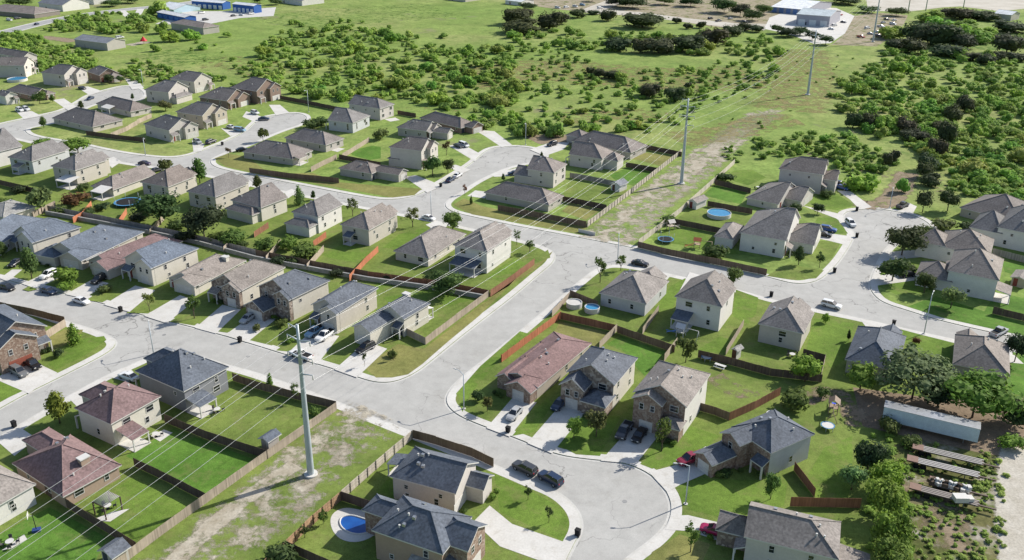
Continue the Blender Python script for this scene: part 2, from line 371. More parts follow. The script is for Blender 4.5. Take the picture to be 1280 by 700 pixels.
class Vol:
    def __init__(s, x0, x1, y0, y1, h, style, axis, pitch, oh=.4, z0=0):
        s.x0, s.x1, s.y0, s.y1, s.h, s.style, s.axis, s.p, s.oh, s.z0 = x0, x1, y0, y1, h, style, axis, pitch, oh, z0
    def ends(s):
        """is the low end / the high end along the ridge a gable?"""
        return {'hip': (0, 0), 'gable': (1, 1), 'gh': (1, 0), 'hg': (0, 1)}[s.style]
    def ridge(s):
        X0, X1, Y0, Y1 = s.x0 - s.oh, s.x1 + s.oh, s.y0 - s.oh, s.y1 + s.oh
        if s.axis == 'x': X0, X1, Y0, Y1 = Y0, Y1, X0, X1
        half = (X1 - X0) / 2; g0, g1 = s.ends(); L = Y1 - Y0
        k = min(1, L / max(.1, (half * ((not g0) + (not g1)))) * .98) if not (g0 and g1) else 1
        return X0, X1, Y0, Y1, half, (Y0 if g0 else Y0 + half * k), (Y1 if g1 else Y1 - half * k)
    def sw(s, x, y, z): return (y, x, z) if s.axis == 'x' else (x, y, z)
    def roof(s, mb, t=.2):
        X0, X1, Y0, Y1, half, r0, r1 = s.ridge(); g0, g1 = s.ends(); z = s.h; zr = z + half * s.p; xm = (X0 + X1) / 2
        flip = s.axis == 'x'
        a, b_, c, d = (X0, Y0, z), (X1, Y0, z), (X1, Y1, z), (X0, Y1, z); e, f = (xm, r0, zr), (xm, r1, zr)
        F = [[b_, c, f, e], [d, a, e, f]]
        edge = [(b_, c), (d, a)]
        if g0: edge += [(a, e), (e, b_)]
        else: F.append([a, b_, e]); edge.append((a, b_))
        if g1: edge += [(c, f), (f, d)]
        else: F.append([c, d, f]); edge.append((c, d))
        for q in F:
            q2 = [s.sw(*p) for p in q]; lo = [(p[0], p[1], p[2] - t) for p in q2]
            mb.face(q2[::-1] if flip else q2, 0); mb.face(lo if flip else lo[::-1], 1)
        for p, q in [(e, f)] + ([] if g0 else [(a, e), (b_, e)]) + ([] if g1 else [(c, f), (d, f)]):
            mb.tube(s.sw(*p), s.sw(*q), .11, n=4, caps=False)
        for p, q in edge:
            P, Q = s.sw(*p), s.sw(*q); qd = [P, (P[0], P[1], P[2] - t), (Q[0], Q[1], Q[2] - t), Q]
            mb.face(qd[::-1] if flip else qd, 1)
    def top(s, x, y):
        """roof height at a plan point inside"""
        X0, X1, Y0, Y1, half, r0, r1 = s.ridge(); g0, g1 = s.ends()
        if s.axis == 'x': x, y = y, x
        dd = [x - X0, X1 - x]
        if not g0: dd.append((y - Y0) * half / max(.1, r0 - Y0))
        if not g1: dd.append((Y1 - y) * half / max(.1, Y1 - r1))
        return s.h + min(dd) * s.p
    def walls(s, mb, front_mi, side_mi=0):
        zt = s.h + .02
        for (p, q, mi) in (((s.x0, s.y0), (s.x1, s.y0), front_mi), ((s.x1, s.y0), (s.x1, s.y1), side_mi), ((s.x1, s.y1), (s.x0, s.y1), 0), ((s.x0, s.y1), (s.x0, s.y0), side_mi)):
            mb.face([(*p, s.z0 - .1), (*q, s.z0 - .1), (*q, zt), (*p, zt)], mi)
        g0, g1 = s.ends()
        if s.axis == 'y':
            zr = zt + (s.x1 - s.x0) / 2 * s.p; xm = (s.x0 + s.x1) / 2
            if g0: mb.face([(s.x0, s.y0, zt), (s.x1, s.y0, zt), (xm, s.y0, zr)], front_mi)
            if g1: mb.face([(s.x1, s.y1, zt), (s.x0, s.y1, zt), (xm, s.y1, zr)], 0)
        else:
            zr = zt + (s.y1 - s.y0) / 2 * s.p; ym = (s.y0 + s.y1) / 2
            if g0: mb.face([(s.x0, s.y1, zt), (s.x0, s.y0, zt), (s.x0, ym, zr)], 0)
            if g1: mb.face([(s.x1, s.y0, zt), (s.x1, s.y1, zt), (s.x1, ym, zr)], 0)
    def inside(s, x, y, z, m=.15): return s.x0 - m < x < s.x1 + m and s.y0 - m < y < s.y1 + m and z < s.h + .3

HOUSES = {}
def house(id, L, N, Rr, base, st, front, roof, wall, label, style='gh', pitch=.58, wings=(), patio=None, masonry=None, gdoor=(.55, .53, .50), vents=3, chimney=None, win=True, gx=.3, axis='y', name=None, porch=True, ez=None, garage=True, win_color=None):
    L, N, Rr = [tuple(q) for q in (L, N, Rr)]
    # eave height: from the wall's foot under the near corner when it shows
    ze = ez or (5.7 if st == 2 else 2.8)
    if base:
        ze = max(2.4, height_at(N[0] + (base - N[1]) * (N[0] - 640) * -.0003, base, N[1]))
    l, n, r = G(*L, ze), G(*N, ze), G(*Rr, ze); f = l + r - n
    e1, e2 = {'LL': (n - l, r - n), 'LR': (r - n, n - r + (l - n) * 0 - (n - r)), 'UR': (f - r, n - r), 'UL': (l - f, n - l)}[front]
    if front == 'LR': e1, e2 = r - n, l - n
    elif front == 'UR': e1, e2 = f - r, n - r
    elif front == 'UL': e1, e2 = l - f, n - l
    a1 = math.atan2(e1.y, e1.x); a2 = math.atan2(e2.y, e2.x) - math.pi / 2
    dlt = (a2 - a1 + math.pi) % (2 * math.pi) - math.pi
    w1, w2 = e1.length, e2.length
    rz = a1 + dlt * w2 ** 2 / (w1 ** 2 + w2 ** 2)
    OH = .4; w, d = w1 - 2 * OH, w2 - 2 * OH
    c = (l + r) / 2
    rnd = random.Random(id)
    nm = name or ('two_storey_house' if st == 2 else 'single_storey_house')
    root = empty(nm, (c.x, c.y, 0), rz); tag(root, label, 'house', 'houses of the estate'); HOUSES[id] = (root, w, d, ze)
    vols = [Vol(-w / 2, w / 2, -d / 2, d / 2, ze, style, axis, pitch)]
    gvol = None
    for wg in wings:
        # (x0, x1 as fractions of the width, y0, y1 in metres behind the front, eave height, roof style, axis[, garage])
        h = wg[4]; h = (ze + h if h <= 0 else h)
        v = Vol(-w / 2 + wg[0] * w + .03, -w / 2 + wg[1] * w - .03, -d / 2 + wg[2], -d / 2 + wg[3], h, wg[5], wg[6], wg[8] if len(wg) > 8 else pitch, .35)
        vols.append(v)
        if len(wg) > 7 and wg[7]: gvol = v
    wmb = MB(); mas = 1 if masonry else 0
    for v in vols: v.walls(wmb, mas, mas if (masonry and v is not vols[0]) else 0)
    part('wall', wmb.mesh('wall', [MAT['siding'], MAT[masonry or 'brick']]), root, color=TINT[wall] if isinstance(wall, str) else wall)
    rmb = MB()
    for v in vols: v.roof(rmb)
    rk = rnd.uniform(.9, 1.08); rw = rnd.uniform(.97, 1.02)
    ro = part('roof', rmb.mesh('roof', [MAT['roof'], MAT['trim']]), root, color=(TINT[roof][0] * rk * rw, TINT[roof][1] * rk, TINT[roof][2] * rk / rw))
    m0 = vols[0]
    for i in range(vents):
        x = rnd.uniform(m0.x0 * .75, m0.x1 * .75); y = rnd.uniform(m0.y0 * .7, m0.y1 * .75)
        z = max(v.top(x, y) if v.inside(x, y, 0, 0) else -1 for v in vols)
        part('roof_vent', VENT_PIPE if rnd.random() < .6 else VENT_BOX, ro, (x, y, z))
    if chimney:
        x, y = -w / 2 + chimney[0] * w, -d / 2 + chimney[1] * d; zt = m0.top(x, y)
        mb = MB(); mb.box((x, y, (zt + chimney[2]) / 2), (1.5, 1.1, zt + chimney[2])); mb.box((x, y, zt + chimney[2] + .1), (1.8, 1.4, .22), 1)
        part('chimney', mb.mesh('chimney', [MAT['siding'], MAT['trim']]), root, color=TINT[wall] if isinstance(wall, str) else wall)
    # garage door and entry
    gv = gvol or m0
    gw = 4.8 if gv.x1 - gv.x0 > 5.8 else 2.6
    if garage:
        gxc = (gv.x0 + gv.x1) / 2 if gvol else -w / 2 + gx * w
        part('garage_door', garage_mesh(gw), root, (gxc, gv.y0 - .02, 0), color=gdoor)
        ex = m0.x1 - w * .14 if gxc < 0 else m0.x0 + w * .14
    else: ex = m0.x0 + w * .3; gxc = None
    if not any(v.inside(ex, m0.y0 - .4, 1) for v in vols[1:]):
        part('front_door', FRONT_DOOR, root, (ex, m0.y0 - .03, .1), color=rnd.choice([(.12, .06, .04), (.05, .06, .08), (.2, .05, .04), (.3, .28, .25)]))
        if porch and st == 2:
            pw = min(3.2, w * .36); mb = MB(); x0, x1 = max(m0.x0, ex - pw / 2), min(m0.x1, ex + pw / 2); y0 = m0.y0 - 1.7
            A = [(x0, y0, 2.65), (x1, y0, 2.65), (x1, m0.y0, 3.5), (x0, m0.y0, 3.5)]
            mb.face(A, 0); mb.face([(p[0], p[1], p[2] - .2) for p in A][::-1], 1)
            for i in range(4):
                p, q = A[i], A[(i + 1) % 4]; mb.face([p, (p[0], p[1], p[2] - .2), (q[0], q[1], q[2] - .2), q], 1)
            part('porch_roof', mb.mesh('porch_roof', [MAT['roof'], MAT['trim']]), root, color=TINT[roof])
            for xx in (x0 + .15, x1 - .15):
                mb = MB(); mb.box((0, 0, 1.24), (.26, .26, 2.48)); part('porch_post', mb.mesh('porch_post', MAT['trim']), root, (xx, y0 + .15, 0))
    # windows
    if win:
        rows = [1.0] + ([ze - 2.05] if st == 2 else [])
        for side in range(4):
            Ls = w if side in (0, 2) else d
            for ri, z in enumerate(rows):
                n = max(1, int(Ls / 4.6)) if side in (0, 2) else max(1, int(Ls / 5.5))
                for i in range(n):
                    if side in (1, 3) and rnd.random() < .3: continue
                    t = (i + .5) / n + rnd.uniform(-.06, .06); ww, hh = (1.7, 1.35) if (side in (0, 2) and rnd.random() < .55) else (.9, 1.35)
                    if side in (1, 3) and rnd.random() < .4: ww, hh = .8, .9
                    if side == 0: x, y, a = m0.x0 + t * w, m0.y0, 0
                    elif side == 1: x, y, a = m0.x1, m0.y0 + t * d, math.pi / 2
                    elif side == 2: x, y, a = m0.x1 - t * w, m0.y1, math.pi
                    else: x, y, a = m0.x0, m0.y1 - t * d, -math.pi / 2
                    ox, oy = x + math.sin(a) * .6, y - math.cos(a) * .6
                    if any(v.inside(ox, oy, z, .5) for v in vols[1:]): continue
                    if side == 0 and ri == 0 and ((gvol is None and garage and abs(x - gxc) < gw / 2 + ww / 2 + .2) or abs(x - ex) < .6 + ww / 2): continue
                    fm, pm = window_mesh(ww, hh); o = part('window', fm, root, (x, y, z), a); part('pane', pm, o)
        for v in vols[1:]:
            if v.h > 4.2:
                for k in ((.3, .7) if v.x1 - v.x0 > 4.5 else (.5,)):
                    fm, pm = window_mesh(.9, 1.35)
                    if v.y0 < m0.y0 - .3: o = part('window', fm, root, (v.x0 + k * (v.x1 - v.x0), v.y0, v.h - 2.05)); part('pane', pm, o)
                    if v.y1 > m0.y1 + .3: o = part('window', fm, root, (v.x0 + k * (v.x1 - v.x0), v.y1, v.h - 2.05), math.pi); part('pane', pm, o)
    if patio:
        # (side, along from..to as fractions, depth, roof colour, solid?)
        side, f0, f1, dp, pc = patio[:5]; pz = 2.75
        Ls = w if side in ('back', 'front') else d
        if side == 'back': o0, a = Vector((m0.x1, m0.y1, 0)), math.pi
        elif side == 'right': o0, a = Vector((m0.x1, m0.y0, 0)), math.pi / 2
        elif side == 'left': o0, a = Vector((m0.x0, m0.y1, 0)), -math.pi / 2
        else: o0, a = Vector((m0.x0, m0.y0, 0)), 0
        t = part('patio_cover', None, root) if False else None
        mb = MB(); x0, x1 = f0 * Ls, f1 * Ls
        A = [(x0, -dp, pz - .2), (x1, -dp, pz - .2), (x1, -.02, pz + .55), (x0, -.02, pz + .55)]
        mb.face(A, 0); mb.face([(p[0], p[1], p[2] - .18) for p in A][::-1], 1)
        for i in range(4):
            p, q = A[i], A[(i + 1) % 4]; mb.face([p, (p[0], p[1], p[2] - .18), (q[0], q[1], q[2] - .18), q], 1)
        pcv = part('patio_cover', mb.mesh('patio_cover', [MAT['roof' if pc not in ('white',) else 'siding'], MAT['trim']]), root, o0, a, color=TINT[pc])
        for xx in (x0 + .2, x1 - .2):
            mb = MB(); mb.box((0, 0, 1.2), (.2, .2, 2.4)); q = part('post', mb.mesh('post', MAT['trim']), pcv, (xx, -dp + .2, 0))
        mb = MB(); mb.box(((x0 + x1) / 2, -dp / 2, .04), (x1 - x0, dp, .09)); q = part('patio_slab', mb.mesh('patio_slab', MAT['concrete']), pcv)
    return root

G1 = lambda x0=.0, x1=.55, dp=5.5: (x0, x1, -dp, 1, 2.75, 'gh', 'y', True)       # one-storey garage wing in front
G2 = lambda x0=.0, x1=.5, dp=1.5: (x0, x1, -dp, 4, -.05, 'gh', 'y', True)        # full-height front gable with the garage under it
H_ = house
# --- far left close
H_('A', (-20,64), (30,72.6), (44,69), None, 2, 'LR', 'brown', 'pink', 'two-storey house beside the leafy hedge, farthest back at the photo left edge')
H_('B', (-18,82), (30,82), (44,76.6), 97, 2, 'LR', 'brown', 'pink', 'two-storey house with a shaded dark end wall, behind the blue above ground pool')
H_('C', (51,90.5), (80,94), (105.6,88), 109, 2, 'LR', 'grey', 'pink', 'pale two-storey house with a white front gable, at the head of the upper left street', wings=[G2(.45, 1, 2)], patio=None)
H_('D', (103.6,88.5), (125.5,93), (152.7,91), 102.5, 1, 'LR', 'taupe', 'brick', 'low brick house with two round trees in front, next to the white gabled one', masonry='brick', wings=[(.4, 1, -4, 1, 2.7, 'hip', 'y', True)])
H_('E', (3,112), (42.5,118.4), (70,116), 125, 1, 'LR', 'brown', 'brick', 'low brown brick house behind a round dark tree, just below the blue pool', masonry='brick', wings=[(.5, 1, -3, 1, 2.6, 'hip', 'y', True)])
H_('F', (-8,117), (6,121), (22,118), 132, 2, 'LR', 'brown', 'white', 'white gabled house front at the photo left edge, above two parked cars')
H_('G', (120,129.5), (163,140), (190,134), 147, 1, 'UL', 'brown', 'pink', 'low wide house with a white patio cover, in the elbow of the upper left street', style='hip', patio=('right', .3, .55, 3, 'white'))
H_('I', (71,147.5), (117,160), (148,149.5), 165, 1, 'UL', 'brown', 'beige', 'long low house on the corner lot inside the upper left street junction', style='hip')
H_('J', (182,112), (210.5,116), (234.5,108.5), 131, 2, 'LR', 'grey', 'pink', 'two-storey house with a lower porch roof, left one of the back pair near the field', wings=[(.1, .9, -3, .5, 2.8, 'hip', 'x')])
H_('K', (212,98), (242.4,102.5), (265.6,97), 117, 2, 'LR', 'brown', 'pink', 'two-storey house at the edge of the pasture, hindmost of the group above the side street')
H_('M', (250,121), (284,126.5), (308.5,118.5), 138, 2, 'LR', 'brown', 'brick', 'brown brick two-storey house with a pale front gable on the side street', masonry=None, wings=[G2(.4, 1, 1.5)])
H_('O', (290.7,109), (321,114.5), (346,106.5), 131, 2, 'LR', 'brown', 'brick', 'dark brown two-storey house at the end of the side street, against the field', wings=[G2(.5, 1, 1.5)])
H_('P', (220,139.5), (253,145), (281,136.5), 162, 2, 'LR', 'grey', 'tan', 'tan two-storey house between the brick house and the pale corner house on the side street', wings=[G2(.45, 1, 1.5)])
H_('Q', (182,155), (211,164), (243,155), 179, 2, 'LR', 'grey', 'pink', 'pale two-storey house on the corner of the back street and the side street', wings=[G2(.5, 1, 1.5)], vents=5)
# --- between the side street and the middle close
H_('a', (305,189.5), (367,199.5), (389,188), 208, 1, 'UL', 'brown', 'greige', 'wide low hip roofed house in the corner lot above the back street', style='hip', patio=('back', .05, .5, 2.5, 'brown'))
H_('b', (352,172), (406,180.5), (434,173), 190, 1, 'UL', 'brown', 'greige', 'low hip roofed house behind the wide corner house, with a bare concrete patio', style='hip')
H_('c', (409,150), (441,154), (463,144.5), 167, 2, 'UL', 'grey', 'ltgrey', 'grey two-storey house with a white back wall, nearer of the pair by the field')
H_('d', (435,129.5), (475,136), (493,130), 151, 2, 'UL', 'grey', 'pink', 'two-storey house with a bright white end wall, nearest to the field shrubs')
H_('e', (497.5,159), (534,164.5), (546,157), 175, 2, 'LR', 'grey', 'greige', 'two-storey house with a tall white gable and low garage wing, on the middle close', wings=[(.35, 1, -1.5, 3, -.05, 'gh', 'y'), (.3, .8, -8, -1, 2.7, 'gh', 'y', True)])
H_('f', (528,147.5), (578,161), (592,154.5), 168, 1, 'LR', 'brown', 'brick', 'long low dark roofed brick house at the head of the middle close', style='hip', wings=[(.3, 1, -4, 1, 2.7, 'gh', 'y', True)])
H_('g', (483,184), (526,188), (547,178.5), 212, 2, 'LR', 'brown', 'pink', 'two-storey house with stepped front gables behind two dark street trees on the middle close', wings=[G2(.4, 1, 1.5), (.0, .5, 9, 13, 2.8, 'hip', 'x')])
H_('h', (424,210), (465,217.5), (482,208.5), 227, 1, 'LR', 'brown', 'greige', 'low L shaped house with a white gabled garage, on the corner of the middle close', style='hip', wings=[(.35, 1, -9, 2, 2.7, 'gh', 'y', True)], pitch=.5)
# --- middle close, right side
H_('n', (658.5,211), (693,216.5), (708.5,205), 236, 2, 'UL', 'brown', 'pink', 'narrow two-storey house with a blank pink wall, beside the bulb of the middle close', wings=[G1(.3, 1, 5)])
H_('o', (711,192.5), (753,199), (767,189), 214, 2, 'UL', 'brown', 'pink', 'two-storey house with a hipped rear extension, above the bright green yard', wings=[(.15, .75, 12, 17, 3.6, 'hip', 'y')], pitch=.65)
H_('p', (607,240.5), (687.5,257), (703,244.5), 264, 1, 'UL', 'brown', 'greige', 'large dark roofed single-storey house on the corner above the back street', style='hip', pitch=.6)
H_('q', (717,176), (791,192), (806,181.5), 201, 1, 'UL', 'brown', 'greige', 'long dark roofed house at the head of the middle close, against the field', style='hip', wings=[(.0, .55, -6, 1, 2.8, 'hip', 'y', True)])
# --- upper row along the back street
H_('20', (-45,181), (-5,190), (30,182), 209, 2, 'UR', 'grey', 'white', 'two-storey house cut by the photo left edge, first in the row below the back street')
H_('21', (13,196), (39,202.5), (80,188.5), 219, 2, 'UR', 'grey', 'ltgrey', 'two-storey house with a small white framed back porch, second in the row from the left', patio=('back', .35, .65, 3, 'grey'), wings=[(.12, .68, -2.6, 4, -.05, 'gh', 'y', True)])
H_('22', (63,207.5), (94,213), (134,200), 232.5, 2, 'UR', 'grey', 'beige', 'beige two-storey house beside a white patio roof, third in the row from the left', patio=('back', .55, 1.15, 4.5, 'white'), wings=[(.12, .68, -2.6, 4, -.05, 'gh', 'y', True)])
H_('23', (116,232), (140,238.5), (193,218), 247, 1, 'UR', 'brown', 'cream', 'low house with a flat white patio roof behind the trampoline', patio=('back', .45, 1.0, 4.5, 'white'))
H_('24', (176,227.5), (210,234), (243,220.5), 250, 2, 'UR', 'brown', 'beige', 'beige house behind the big leafy tree, with a low wing facing the lower yards', ez=4.6, wings=[(.12, .68, -2.6, 4, -.05, 'gh', 'y', True)])
H_('25', (233.5,239), (269,246.5), (309,230), 265, 2, 'UR', 'grey', 'beige', 'two-storey beige house with a banded side wall, right of the two dark yard trees', wings=[(.12, .68, -2.6, 4, -.05, 'gh', 'y', True)])
H_('26', (286,250), (326,259), (362,246.5), 277, 2, 'UR', 'brown', 'cream', 'cream two-storey house with a low back wing and four upper side windows', wings=[(.05, .95, 9.5, 13.5, 2.9, 'hip', 'x')])
H_('27', (365,264.5), (397.5,271.5), (428,255.5), 293, 2, 'UR', 'grey', 'white', 'white sided two-storey house with a sunlit rear sunroom wing of many windows', wings=[(.05, 1.0, 11, 15, 3.0, 'hip', 'x')])
H_('28', (424.6,280.3), (461.1,287.7), (496.5,268.3), 308.5, 2, 'UR', 'taupe', 'beige', 'square beige two-storey house with a small dark porch roof at the back', patio=('back', .2, .5, 2.5, 'slate'), axis='y', wings=[(.12, .68, -2.6, 4, -.05, 'gh', 'y', True)])
H_('29', (494,313), (535.5,324), (581,292.5), 335.5, 1, 'UR', 'taupe', 'cream', 'single-storey cream house between two two-storey houses, behind red fence panels', style='hip', pitch=.6)
H_('29b', (564.5,306), (609,314.5), (642,293.4), 342.5, 2, 'UR', 'taupe', 'white', 'two-storey house with a dark slate patio roof on white posts, by the crossing', patio=('back', .05, .85, 4, 'slate'), wings=[(.12, .68, -2.6, 4, -.05, 'gh', 'y', True)])
# --- lower row along the main street
H_('30', (-30,262), (4,271), (47,258), None, 1, 'UR', 'light', 'beige', 'low house with a pale flat looking roof, beside a feathery tree', ez=3, style='hip', pitch=.3)
H_('31', (-40,302), (-6,311), (45,276), 325, 1, 'LL', 'blue', 'white', 'blue roofed house cut by the photo left edge, in the row above the main street', wings=[G2(.5, 1, 1)], ez=4)
H_('32', (18,291), (43,303.5), (98,284), 322, 2, 'LL', 'blue', 'cream', 'blue roofed two-storey house with a dark front gable behind a street tree', style='gh', wings=[G2(.3, 1, 1)])
H_('33', (55,314), (106.5,327), (176,290.5), 336.5, 1, 'LL', 'blue', 'beige', 'wide blue roofed single-storey house with a notched front and columned porch', style='gh', pitch=.5, wings=[(.0, .45, -2.5, 5, 2.75, 'hip', 'y'), (.5, 1, -1.5, 5, 2.7, 'gh', 'y', True)])
H_('34', (112,325), (140.5,338), (225,302), 347, 1, 'LL', 'maroon', 'beige', 'single-storey house with a dusty red roof between two blue roofs', style='gh', pitch=.5, wings=[(.35, 1, -2, 4, 2.7, 'gh', 'y', True)])
H_('35', (159.6,322), (190.5,336.5), (242.5,311), 360, 2, 'LL', 'blue', 'cream', 'narrow cream two-storey house with a blue roof, right of the red roofed one', style='gh', wings=[(.45, 1, -.8, 4, -.05, 'gh', 'y', True)])
H_('36', (219,346), (245.5,361), (298,327), 371, 1, 'LL', 'taupe', 'cream', 'low taupe roofed house with a corner entry, squeezed between two two-storey houses', style='gh', pitch=.5, wings=[(.3, 1, -1.5, 4, 2.75, 'gh', 'y', True)], chimney=(.75, .75, .8))
H_('37', (262,352), (302,363.5), (356,334), 386, 2, 'LL', 'taupe', 'cream', 'two-storey house with pinkish brick on its front gable and a taupe roof', style='gh', masonry='stone', wings=[(.45, 1, -1.0, 4, -.05, 'gh', 'y', True)])
H_('38', (322,358), (365,374), (411.5,350.5), 402, 2, 'LL', 'slate', 'cream', 'two-storey house with a slate roof, low garage wing and a silver car in the drive', style='gh', masonry='stone', wings=[(.0, .55, -4.5, 1, 2.75, 'gh', 'y', True), (.55, 1, -1, 4, -.05, 'gh', 'y')])
H_('39', (391.5,380), (424,392), (470,360.5), 418, 2, 'LL', 'slate', 'beige', 'two-storey house with a slate roof behind the steel pole, two pickups in its drive', style='gh', wings=[(.4, 1, -1.2, 4, -.05, 'gh', 'y', True)])
H_('40', (471,388), (505,399.5), (537.7,379.3), 423, 2, 'LL', 'slate', 'cream', 'slate roofed house with a garage tower in front, on the corner by the connecting street', style='gh', wings=[(-.05, .6, -8, 1, -.6, 'gh', 'y', True, .5)], chimney=(.15, .97, .6), patio=('back', .05, .5, 2.5, 'white'))
# --- below the main street
H_('s1', (166.9,463.7), (229.4,488.6), (288,458.6), 517, 2, 'UL', 'slate', 'dusk', 'dark grey two-storey house with a slate roof on the corner of both streets', style='hip', pitch=.62, axis='x', wings=[(.1, .6, -3, 6, -.05, 'hip', 'y', True)], patio=('back', .0, .4, 4, 'slate'), vents=5)
H_('s2', (92.5,510), (138.5,530), (202,495), 560, 2, 'UL', 'maroon', 'cream', 'maroon roofed two-storey house with a small maroon patio roof at the back', style='hip', pitch=.6, axis='x', wings=[(.15, .65, -4, 3, -.3, 'hip', 'y', True)], patio=('back', .05, .4, 4.5, 'maroon'), vents=4)
H_('s3', (6,578.5), (80,614.5), (161,581.5), 631, 1, 'UL', 'maroon', 'orange', 'sprawling maroon roofed single-storey house with a tall chimney', style='hip', pitch=.5, axis='x', wings=[(.1, .55, -5, 3, 2.8, 'hip', 'y', True)], chimney=(.42, .8, 1.0), vents=4)
H_('s4', (-70,612), (-20,643), (43.5,605), 668, 2, 'UL', 'taupe', 'white', 'cream sided two-storey house cut by the photo left edge, with a basketball hoop behind', style='hip', axis='x')
H_('w1', (-50,405), (-15,441), (43,407.5), 471, 2, 'LR', 'slate', 'orange', 'brick two-storey house with a red garage door, at the left edge below the main street', masonry='brick', gdoor=(.28, .09, .06), wings=[(.0, .7, -3, 3, -.05, 'gh', 'y', True)])
H_('b1', (488.4,594.8), (570.7,618.2), (597,578), 648, 2, 'LR', 'slate', 'pink', 'slate roofed two-storey house with a pale pink side wall, beside the main street fence', style='gh', axis='y', pitch=.6, wings=[(.52, .98, -3, 2, 3.1, 'gh', 'y')], patio=('back', .0, .4, 4, 'slate'), vents=5, gx=.25)
H_('b2', (460,663), (552,690.5), (594,645.6), 728, 2, 'LR', 'slate', 'orange', 'slate roofed brick house cut by the bottom edge, beside the kidney shaped pool', style='hip', axis='y', pitch=.6, masonry='brick', wings=[(.25, .95, -3, 3, -.05, 'gh', 'y', True), (.5, .95, 9, 16, -1, 'hip', 'y')], vents=6, patio=('left', .55, .95, 3, 'light'))
# --- right block, front row
H_('r1', (625,466), (671.5,486.3), (737,429.7), 502.5, 1, 'LL', 'faded', 'tan', 'long single-storey house with a faded maroon roof, beside the red fence', style='gh', pitch=.36, masonry='brick', wings=[(.36, 1, -2.5, 3, 2.75, 'gh', 'y', True, .55), (-.02, .42, -.8, 9, 2.7, 'gh', 'y', False, .62), (-.04, .2, 7, 16, 2.7, 'gh', 'y', False, .6)], vents=5)
H_('r2', (706,465), (768,480.5), (799,447), 513, 2, 'LL', 'slate', 'cream', 'slate roofed two-storey house with a mixed stone gable and dark porch roof', style='gh', pitch=.6, masonry='stone', wings=[(.0, .5, -3.5, 5, -1.0, 'gh', 'y', True, .75), (.5, 1, -4, .5, 2.9, 'hip', 'x')], vents=5, porch=False)
H_('r3', (789,490), (858,508), (890,467), 546, 2, 'LL', 'taupe', 'white', 'taupe roofed two-storey house with a white bay window over the garage', style='gh', pitch=.58, masonry='brick', wings=[(.05, .6, -2.0, 4, -.05, 'gh', 'y', True), (.6, 1, -2.5, .5, 2.9, 'hip', 'x')], vents=6)
H_('r4', (905,533), (964,560), (1028,543), 592, 2, 'LL', 'slate', 'ltgrey', 'slate roofed grey house set diagonally, with a low dark garage wing', style='hip', pitch=.55, axis='y', masonry='brick', wings=[(.0, .5, -3, 4, -.05, 'gh', 'y'), (-.06, .42, -8.5, -2.5, 2.8, 'gh', 'y', True)], vents=5)
H_('r5', (928,671), (1047,698.5), (1053,652), None, 2, 'UL', 'taupe', 'pink', 'taupe roofed house at the bottom right, with a stone garage wing', style='gh', pitch=.55, axis='y', ez=5.6, masonry='stone', wings=[(.05, .6, -4.5, 1, 3.0, 'hip', 'x', True)], vents=6, patio=('back', .3, .8, 5, 'taupe'))
# --- right block, back row on the back street
H_('q1', (747.5,366), (807.5,379.5), (837.5,351), 396, 1, 'UR', 'taupe', 'ltgrey', 'low taupe roofed house with a blue grey back wall, beside the round yard pools', style='hip', pitch=.6, wings=[(.12, .68, -2.6, 4, -.05, 'gh', 'y', True)])
H_('q2', (845.7,370), (904,385), (918.6,360.7), 417, 2, 'UR', 'taupe', 'white', 'two-storey house with a dark hexagon porch roof, behind the shaded play yard', style='gh', pitch=.62, patio=('back', .02, .42, 4, 'slate'), wings=[(.12, .68, -2.6, 4, -.05, 'gh', 'y', True)])
H_('q3', (948,404), (1005,417.5), (1017.5,391), 441, 2, 'UR', 'taupe', 'beige', 'beige two-storey house with patio furniture behind, second from the cross street', style='gh', pitch=.62, wings=[(.12, .68, -2.6, 4, -.05, 'gh', 'y', True)])
H_('q4', (1055,449.3), (1120,463), (1134,420), 480, 1, 'UR', 'slate', 'greige', 'low house with a dark blue slate roof behind a bright green bush', style='hip', pitch=.62, wings=[(.1, .5, -3, 3, 2.8, 'gh', 'y', True)])
H_('q5', (1190,455), (1262,469.5), (1262,431), 488.5, 1, 'UR', 'taupe', 'greige', 'low taupe roofed house half hidden by trees, near the white pickup', style='hip', pitch=.62, wings=[(.55, .98, -3, 3, 2.8, 'gh', 'y', True)])
# --- right close, left side
H_('c1', (970.5,211), (1027.5,217.5), (1039,206), 242.5, 2, 'LR', 'brown', 'pink', 'two-storey house with a plain pinkish side wall, at the back of the right hand close', wings=[(.3, 1, -4, 1, 4.4, 'gh', 'y', True)])
H_('c2', (931,247), (973,255), (1001,236), 264, 1, 'LR', 'taupe', 'pink', 'low gabled house tucked between two two-storey houses on the right hand close', style='gh', pitch=.5, wings=[(.35, 1, -5, 3, 2.6, 'gh', 'y', True)])
H_('c3', (922.5,291), (982,300), (1003,272), 323, 2, 'LR', 'taupe', 'white', 'white walled two-storey house beside the round pool, with a long garage wing', style='gh', pitch=.6, wings=[(.35, 1, -6.5, 2, 2.9, 'gh', 'y', True), (.0, .6, 14, 19, 2.9, 'hip', 'x')])
